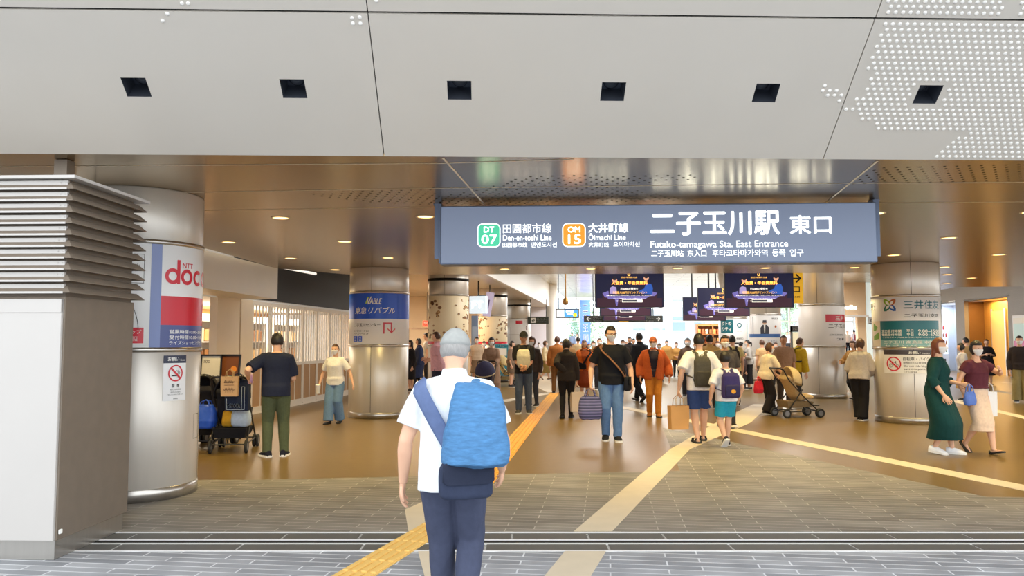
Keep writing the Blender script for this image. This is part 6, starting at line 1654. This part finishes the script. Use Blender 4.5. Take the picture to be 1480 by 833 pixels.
# 36, 37 two women on the right
P36 = person('woman in a long dark teal dress walking with white sneakers', *F(1358, 656), -125, 1.585, 'f', 'stepL', .09, hands=((.0, .16, -.18), (.105, .06, -.265)), hair=('long', 'auburn'), yaw=-12, top=('dress', (14, 60, 60), .022, .72, .13, .10, .86), bottom=None, shoes=('sneaker', (236, 236, 238), 1), lod=0)
h = P36.handw[0]; soft_bag('handbag', Vector((h.x + .02, h.y - .02, h.z + .02)), .4, .20, .09, .19, 'small periwinkle blue handbag of the woman in the teal dress', cloth((92, 122, 204)), hl=.10)
P37 = person('woman in a maroon top and beige skirt walking in black heels', *F(1414, 655), -165, 1.545, 'f', 'walkL', .13, hands=((.04, .13, -.04), (.05, .02, -.285)), hair=('bob', 'black'), yaw=-8, top=('croptop', (92, 44, 56), .016, .22), bottom=('skirt', (226, 200, 178), .20, -.012), shoes=('pump', (26, 25, 28)), lod=0)
P37.bag = Vector((P37.root.location.x + .20, P37.root.location.y + .05, .98)); paper_bag('carry_bag', P37.bag, .3, .22, .09, .34, 'white carrier bag hanging beside the woman in the beige skirt', mat('bag_white', (232, 234, 238), .5), hl=.14, handle=(226, 226, 228))

# 13, 14, 16, 17, 23, 35 figures at middle distance
P13 = person('person in a dark jacket and black trousers walking away by the golden tactile strip', *F(819, 605), -6, 1.60, 'f', 'stepR', .10, hands=((-.07, -.085, -.20, (.5, .8, 0)), None), hair=('bob', 'black'), top=('jacket', (44, 38, 38), .016), bottom=('slim', (32, 30, 32)), shoes=('sneaker', (30, 28, 30)), lod=1, mask=False)
h = P13.handw[1]; paper_bag('carry_bag', Vector((h.x + .02, h.y, h.z + .02)), .3, .26, .10, .40, 'pale cream carrier bag in the hand of the person in the dark jacket', mat('bag_cream', (226, 208, 190), .6), hl=.16, handle=(220, 206, 190))
P14 = person('woman in an orange coat and long rust skirt coming forward', *F(845, 577), 176, 1.575, 'f', 'walkR', .10, hands=((.06, .06, -.2), (.05, .05, -.24)), hair=('long', 'brown'), top=('jacket', (226, 112, 40), .026), inner=(196, 96, 44), bottom=('skirt', (146, 62, 28), .20, .03), shoes=('loafer', (44, 30, 26)), lod=1, mask=False)
cross_strap_bag(P14, 'small black waist bag on the woman in the orange coat', (34, 30, 30), (40, 34, 34), 1, (.20, .07, .14), .05, .2)
P16 = person('man in a dark business suit striding away behind the man with the tan strap', *F(926, 581), 28, 1.79, 'm', 'walkR', .16, hair=('short', 'black'), top=('jacket', (40, 42, 48), .012), bottom=('pants', (36, 36, 40)), shoes=('loafer', (24, 23, 24)), lod=1, mask=False)
P17 = person('person in a rust cap, rust jacket and amber trousers walking forward', *F(945, 602), 174, 1.635, 'm', 'stepL', .09, hands=((.09, .03, -.28), (.06, .02, -.29)), hair=('short', 'brown'), hat=('cap', (176, 98, 64)), yaw=-14, top=('jacket', (190, 92, 48), .026), inner=(52, 48, 62), bottom=('pants', (192, 122, 46)), shoes=('sneaker', (150, 96, 50)), lod=1)
P23 = person('man in a charcoal t-shirt and mask walking behind the small boy', *F(1049, 618), 178, 1.65, 'm', 'walkL', .12, hair=('short', 'black'), top=('tee', (84, 78, 74), .016, .42), bottom=('pants', (58, 54, 54)), shoes=('sneaker', (36, 32, 32), 1), lod=1, skin=SKIN2)
P35 = person('person in a grey knit top and wide black trousers close beside the bank column', *F(1244, 608), -40, 1.60, 'f', 'cross', lean=9, nod=18, hands=((.0, .10, -.22), (.0, .10, -.21)), hair=('bob', 'brown'), top=('long', (196, 186, 176), .030), bottom=('wide', (30, 28, 30)), shoes=('sneaker', (36, 34, 34), 1), lod=1, mask=False)
P12 = person('person in dark slim clothes beside the bank column reaching for tan sleeves', *F(1236, 578), 120, 1.56, 'f', 'walkL', .10, hands=((.03, .14, -.18), (.03, .18, -.15)), hair=('bob', 'brown'), top=('long', (196, 148, 84), .026), bottom=('pants', (34, 32, 34)), shoes=('loafer', (26, 24, 24)), lod=1, mask=False)
P12.root['label'] = 'person in a loose tan cardigan and black trousers stooping near the bank column'
person('girl in a tan vest and black shorts leaning over by the planter', *F(1221, 572), 80, 1.55, 'f', 'stepR', .08, lean=16, hands=((.02, .20, -.12), (.03, .16, -.18)), hair=('short', 'black'), top=('tee', (214, 168, 98), .02, .3), bottom=('shorts', (36, 32, 34)), shoes=('sneaker', (224, 220, 214), 1), lod=1, mask=False)

# the crowd
def C(label, pos, rz, H, sex, hair, top, bottom, shoes=('sneaker', (50, 48, 48), 1), feet='stand', **k):
    k.setdefault('lod', 2)
    return person(label, pos[0], pos[1], rz, H, sex, feet, hair=hair, top=top, bottom=bottom, shoes=shoes, **k)
DK = ('pants', (48, 46, 50)); TAN = (206, 164, 104)
C('person in a long navy coat by the cream shop behind the estate agent column', F(606, 560), 100, 1.66, 'f', ('bob', 'black'), ('coat', (42, 52, 84), .02, 1.0, .20, .04), ('slim', (40, 44, 60)), feet='stepL', stride=.1, mask=False)
C('dark haired woman all in black close beside the estate agent column', F(594, 566), 120, 1.58, 'f', ('long', 'black'), ('long', (34, 32, 36), .02), ('skirt', (36, 34, 38), .24), mask=False)
C('man in a pale grey shirt under the small red shop sign', D(618, 29), 95, Htop(482, 29), 'm', ('short', 'black'), ('tee', (204, 200, 196)), DK, mask=False)
C('person in a pink shirt with folded arms behind the grey cap', D(633, 19.5), 80, Htop(481, 19.5), 'm', ('short', 'brown'), ('shirt', (222, 168, 176), .022), ('pants', (44, 46, 66)), hands=((-.10, .13, -.18), (-.10, .14, -.16)), lod=1, mask=False)
PE = C('woman in a taupe dress with a white mask pushing the navy hooded pushchair', D(711, 21.6), 172, 1.66, 'f', ('bob', 'black'), ('dress', (152, 122, 100), .02, 1.0, .14, .04), None, feet='stepL', stride=.1, hands=((-.02, .19, -.22), (-.02, .19, -.22)), lod=1)
x, y = D(699, 19.9); stroller(x, y, 170, 'pushchair with a navy hood and cream trim coming forward past the grey cap', (70, 68, 66), (60, 58, 74), (66, 66, 96), trim=(226, 206, 166))
x, y = D(731, 28.3); stroller(x, y, -80, 'cream pushchair standing near the second biscuit column', (60, 54, 46), (206, 182, 124), (222, 200, 146))
C('woman in a white blouse waiting left of the cream pushchair'.replace('left of', 'ahead of'), D(689, 29), 190, Htop(488, 29), 'f', ('short', 'black'), ('blouse', (214, 190, 162), .02), ('skirt', (140, 116, 92), .25))
C('shorter woman in a beige top between the two biscuit columns', D(700, 30), 170, Htop(494, 30), 'f', ('bob', 'brown'), ('blouse', (206, 180, 150), .02), DK)
C('dark haired person holding the handle of the cream pushchair', D(738.5, 27.4), -100, Htop(494, 27.4), 'f', ('bob', 'black'), ('blouse', (140, 116, 96), .02), ('skirt', (110, 92, 74), .3), mask=False)
C('person half hidden behind the man in the black cap', D(770, 19.2), 150, Htop(488, 19.2), 'f', ('bob', 'brown'), ('long', (70, 60, 56), .02), ('slim', (60, 62, 72)), lod=1)
C('man in a white shirt and black trousers standing by the lilac wall', F(779, 535), 175, 1.50, 'm', ('short', 'black'), ('shirt', (236, 232, 230)), ('pants', (30, 29, 32)))
C('woman in a cream top and long olive skirt walking across by the white pillars', F(787, 549), -92, 1.58, 'f', ('bob', 'brown'), ('long', (232, 212, 170), .014), ('skirt', (136, 114, 62), .17, .03), ('loafer', (150, 116, 80)), feet='walkL', stride=.12)
C('person in a brown jacket ahead of the person in the dark jacket', D(805, 24), -10, Htop(487, 24), 'm', ('short', 'brown'), ('jacket', (160, 98, 46), .02), ('pants', (120, 84, 48)), mask=False)
C('person in a tan cap and jacket waiting behind the orange coat', D(823, 30), 20, Htop(494, 30), 'm', ('short', 'brown'), ('jacket', (176, 134, 86), .02), DK, hat=('cap', (150, 110, 74)), mask=False)
C('dark haired person in a cream top beyond the orange coat', D(835.5, 33), 0, Htop(488, 33), 'f', ('short', 'black'), ('long', (216, 190, 148), .02), DK, mask=False)
C('masked person in an amber sweater just right of the orange coat'.replace('just right of', 'looking over'), D(857, 28), 180, Htop(494, 28), 'f', ('bob', 'brown'), ('long', (176, 116, 60), .02), DK)
C('masked person in a khaki coat beside the head of the man with the tan strap', D(866, 26), 176, Htop(490, 26), 'm', ('short', 'brown'), ('jacket', (170, 130, 80), .024), DK)
C('person in a dark coat with a pale bag strap between the two men in black', D(900, 29), 170, Htop(492, 29), 'm', ('short', 'brown'), ('jacket', (58, 48, 42), .02), DK)
C('short dark haired person partly behind the business suit', D(910, 32), 160, Htop(488, 32), 'm', ('short', 'black'), ('jacket', (46, 42, 42), .02), DK, mask=False)
C('person with a tan scarf looking past the business suit shoulder', D(915, 34), 185, Htop(490, 34), 'f', ('short', 'black'), ('long', (196, 160, 116), .02), DK, mask=False)
Pu = C('man in a tan jacket with a dark chest strap standing at the far glass', F(964, 546), 178, 1.60, 'm', ('short', 'black'), ('jacket', (204, 156, 90), .02), ('pants', (170, 140, 100)))
C('woman in a tan sweater and slim black trousers standing at the far glass', F(978, 546), 176, 1.52, 'f', ('bob', 'brown'), ('long', (198, 150, 84), .026), ('slim', (36, 36, 38)), hands=((-.05, .10, -.2), (-.05, .10, -.2)))
C('woman in a brown coat peering round the tall boy', D(993, 22.5), 170, Htop(490, 22.5), 'f', ('bob', 'black'), ('jacket', (92, 70, 56), .02), DK, lod=1)
C('man in a mustard shirt just ahead of the tall boy', D(1025, 18.5), -8, Htop(485, 18.5), 'm', ('short', 'black'), ('shirt', (206, 168, 104), .02), DK, lod=1, mask=False)
PB = C('person in a pale yellow t-shirt with a black backpack facing the teal advert', D(1058, 19.5), -4, Htop(486, 19.5), 'm', ('short', 'black'), ('tee', (226, 206, 140), .02), DK, lod=1, mask=False)
backpack(PB, 'black backpack worn over the pale yellow t-shirt', (60, 54, 48), .27, .42, .12, .27)
C('woman in a grey sweater and long black skirt standing side on', F(1083, 562), 84, 1.60, 'f', ('pony', 'black'), ('long', (176, 172, 166), .02), ('skirt', (34, 32, 34), .10, .02), ('loafer', (24, 24, 24)), hands=((-.02, .12, -.14), (-.02, .13, -.14)), lod=1)
C('little child in dark clothes facing the woman in the grey sweater', D(1073, 26.2), -90, 1.18, 'm', ('child', 'black'), ('long', (70, 56, 54), .02), DK, big=1.2, mask=False)
C('person in a peach t-shirt beyond the woman in the cream t-shirt', D(1101, 25), 10, Htop(492, 25), 'f', ('short', 'brown'), ('tee', (216, 176, 126), .02), ('pants', (110, 90, 70)), mask=False)
C('dark masked man in a brown t-shirt behind the beige pushchair', D(1131, 19.3), 178, Htop(486, 19.3), 'm', ('short', 'black'), ('tee', (168, 132, 104), .02, .5), ('pants', (72, 60, 50)), lod=1, mask=False, skin=SKIN2)
PY = C('person in a yellow jacket leaning forward beside the red headed column', D(1146, 20.4), -70, 1.68, 'm', ('short', 'brown'), ('jacket', (206, 170, 40), .026), ('pants', (52, 48, 46)), feet='walkL', lean=18, lod=1, mask=False)
backpack(PY, 'black and olive backpack on the person in the yellow jacket', (62, 62, 48), .27, .42, .13, .27)
C('person in a grey t-shirt behind the teal dress near the bank column', D(1389, 21), 60, Htop(497, 21), 'f', ('bob', 'black'), ('tee', (186, 182, 186), .022, .45), ('skirt', (196, 150, 84), .22), lod=1, mask=False)
C('dark haired person in a tan top glimpsed between the two walking women', D(1396, 25), 30, Htop(489, 25), 'm', ('short', 'black'), ('long', (196, 156, 104), .02), ('pants', (180, 140, 90)), mask=False)
C('woman in a black dress and dark mask by the golden lift doors', F(1428, 556), 160, 1.63, 'f', ('bun', 'black'), ('dress', (34, 32, 36), .014, .6, .20, .05), None, ('pump', (120, 50, 40)), hands=((-.02, .12, -.13), (-.03, .13, -.13)), mask=False)
C('person in a dark top and khaki trousers by the map display', F(1477, 582), 150, 1.68, 'm', ('short', 'black'), ('long', (48, 40, 40), .02), ('wide', (142, 128, 86)), lod=1)
more = [(812, 31, 494, 'm', 'person in an olive jacket in the crowd behind the brown jacket', ('jacket', (112, 98, 66), .02), 170), (828, 36, 497, 'f', 'short woman in a cream cardigan deep in the crowd by the blue banner', ('long', (220, 200, 160), .02), 180),
        (843, 37, 492, 'm', 'dark suited person deep in the crowd beyond the orange coat', ('jacket', (52, 50, 54), .02), 0), (851, 35, 497, 'f', 'masked woman in white deep in the crowd beyond the orange coat', ('blouse', (226, 220, 212), .02), 180),
        (873, 33, 496, 'f', 'woman in an ochre top hidden behind the man with the tan strap', ('long', (190, 140, 72), .02), 175), (905, 38, 494, 'm', 'farthest dark coat in the crowd ahead of the business suit', ('jacket', (60, 54, 50), .02), 185),
        (893, 36, 498, 'f', 'woman in a beige coat in the crowd under the arrow sign', ('jacket', (200, 174, 136), .024), 178), (952, 31, 497, 'f', 'woman in a brown top just behind the rust cap', ('long', (120, 86, 62), .02), 180),
        (1004, 30, 497, 'm', 'person in an ochre coat behind the tall boy', ('jacket', (176, 130, 70), .02), 170), (1036, 27, 494, 'f', 'person in a tan coat behind the charcoal t-shirt', ('jacket', (190, 150, 100), .02), 178),
        (1070, 30, 495, 'm', 'person in a beige shirt before the portrait advert', ('shirt', (214, 190, 150), .02), 0), (1120, 28, 496, 'f', 'person in a sand top before the map totem', ('long', (206, 176, 130), .02), 165),
        (1162, 26, 498, 'f', 'person in a brown dress just behind the yellow jacket', ('dress', (110, 84, 64), .02), 150), (1240, 27, 497, 'f', 'woman in an amber top behind the grey knit top', ('long', (200, 146, 80), .02), -100),
        (722, 34, 494, 'f', 'woman in a light brown cardigan beside the second biscuit column', ('jacket', (170, 142, 112), .02), 170), (661, 27, 493, 'm', 'person in a dark shirt by the first biscuit column', ('shirt', (70, 62, 60), .02), 150)]
for k, (px, d, hy, sx, lab, tp, rz_) in enumerate(more):
    C(lab, D(px, d), rz_, Htop(hy, d), sx, (('short', 'bob')[sx == 'f'], ('black', 'brown')[k % 2]), tp, None if tp[0] == 'dress' else DK, mask=(100 < rz_ < 260))
# people up on the pale terrace at the far end
TZ = .68
for lab, px, d, h, sx, hr, tp, bt in (('distant person in a grey blue jacket high on the pale terrace', 826.5, 58, 1.50, 'm', ('short', 'black'), ('jacket', (110, 126, 150), .02), DK), ('distant person in a white top with a red bag high on the pale terrace', 834, 58.6, 1.46, 'f', ('short', 'black'), ('tee', (232, 226, 226), .02), ('pants', (190, 120, 110))),
                                      ('distant person in a pink patterned dress high on the pale terrace', 847, 58, 1.56, 'f', ('bob', 'brown'), ('dress', (206, 120, 160), .02), None), ('distant person in a long red coat beyond the red headed column', 1213.5, 57, 1.64, 'f', ('long', 'brown'), ('coat', (222, 66, 48), .05, 1.0, .28, .08), ('slim', (40, 44, 60))),
                                      ('distant person in white and black next to the long red coat', 1224, 57.5, 1.68, 'm', ('short', 'black'), ('tee', (222, 212, 196), .02), ('pants', (36, 34, 36))), ('distant person with a maroon bag on the terrace under the lit name', 1234, 57, 1.72, 'm', ('short', 'black'), ('tee', (216, 210, 220), .02), ('pants', (44, 40, 50))),
                                      ('distant person in a pale blue shirt under the lit shop name', 1243.5, 57.5, 1.76, 'm', ('short', 'black'), ('shirt', (150, 166, 196), .02), DK), ('distant fair haired person by the bright glass door', 1253.5, 58, 1.5, 'f', ('short', 'grey'), ('tee', (226, 224, 216), .02), ('pants', (200, 190, 180))),
                                      ('distant dark haired person outside between the totem and the portrait advert', 1137, 58.5, 1.62, 'm', ('short', 'black'), ('tee', (216, 216, 226), .02), DK), ('distant person in a blue top outside behind the map totem', 1141.5, 59.2, 1.68, 'f', ('bob', 'black'), ('long', (120, 130, 160), .02), DK)):
    pp = person(lab, (px - 740) / FOC * d, d, 10 if 'maroon' in lab or 'blue shirt' in lab else 175, h, sx, 'stand', hair=hr, top=tp, bottom=bt, lod=2, z=TZ, mask=False)
    if 'maroon' in lab: backpack(pp, 'distant maroon backpack under the lit shop name', (110, 48, 64))
finish_people()
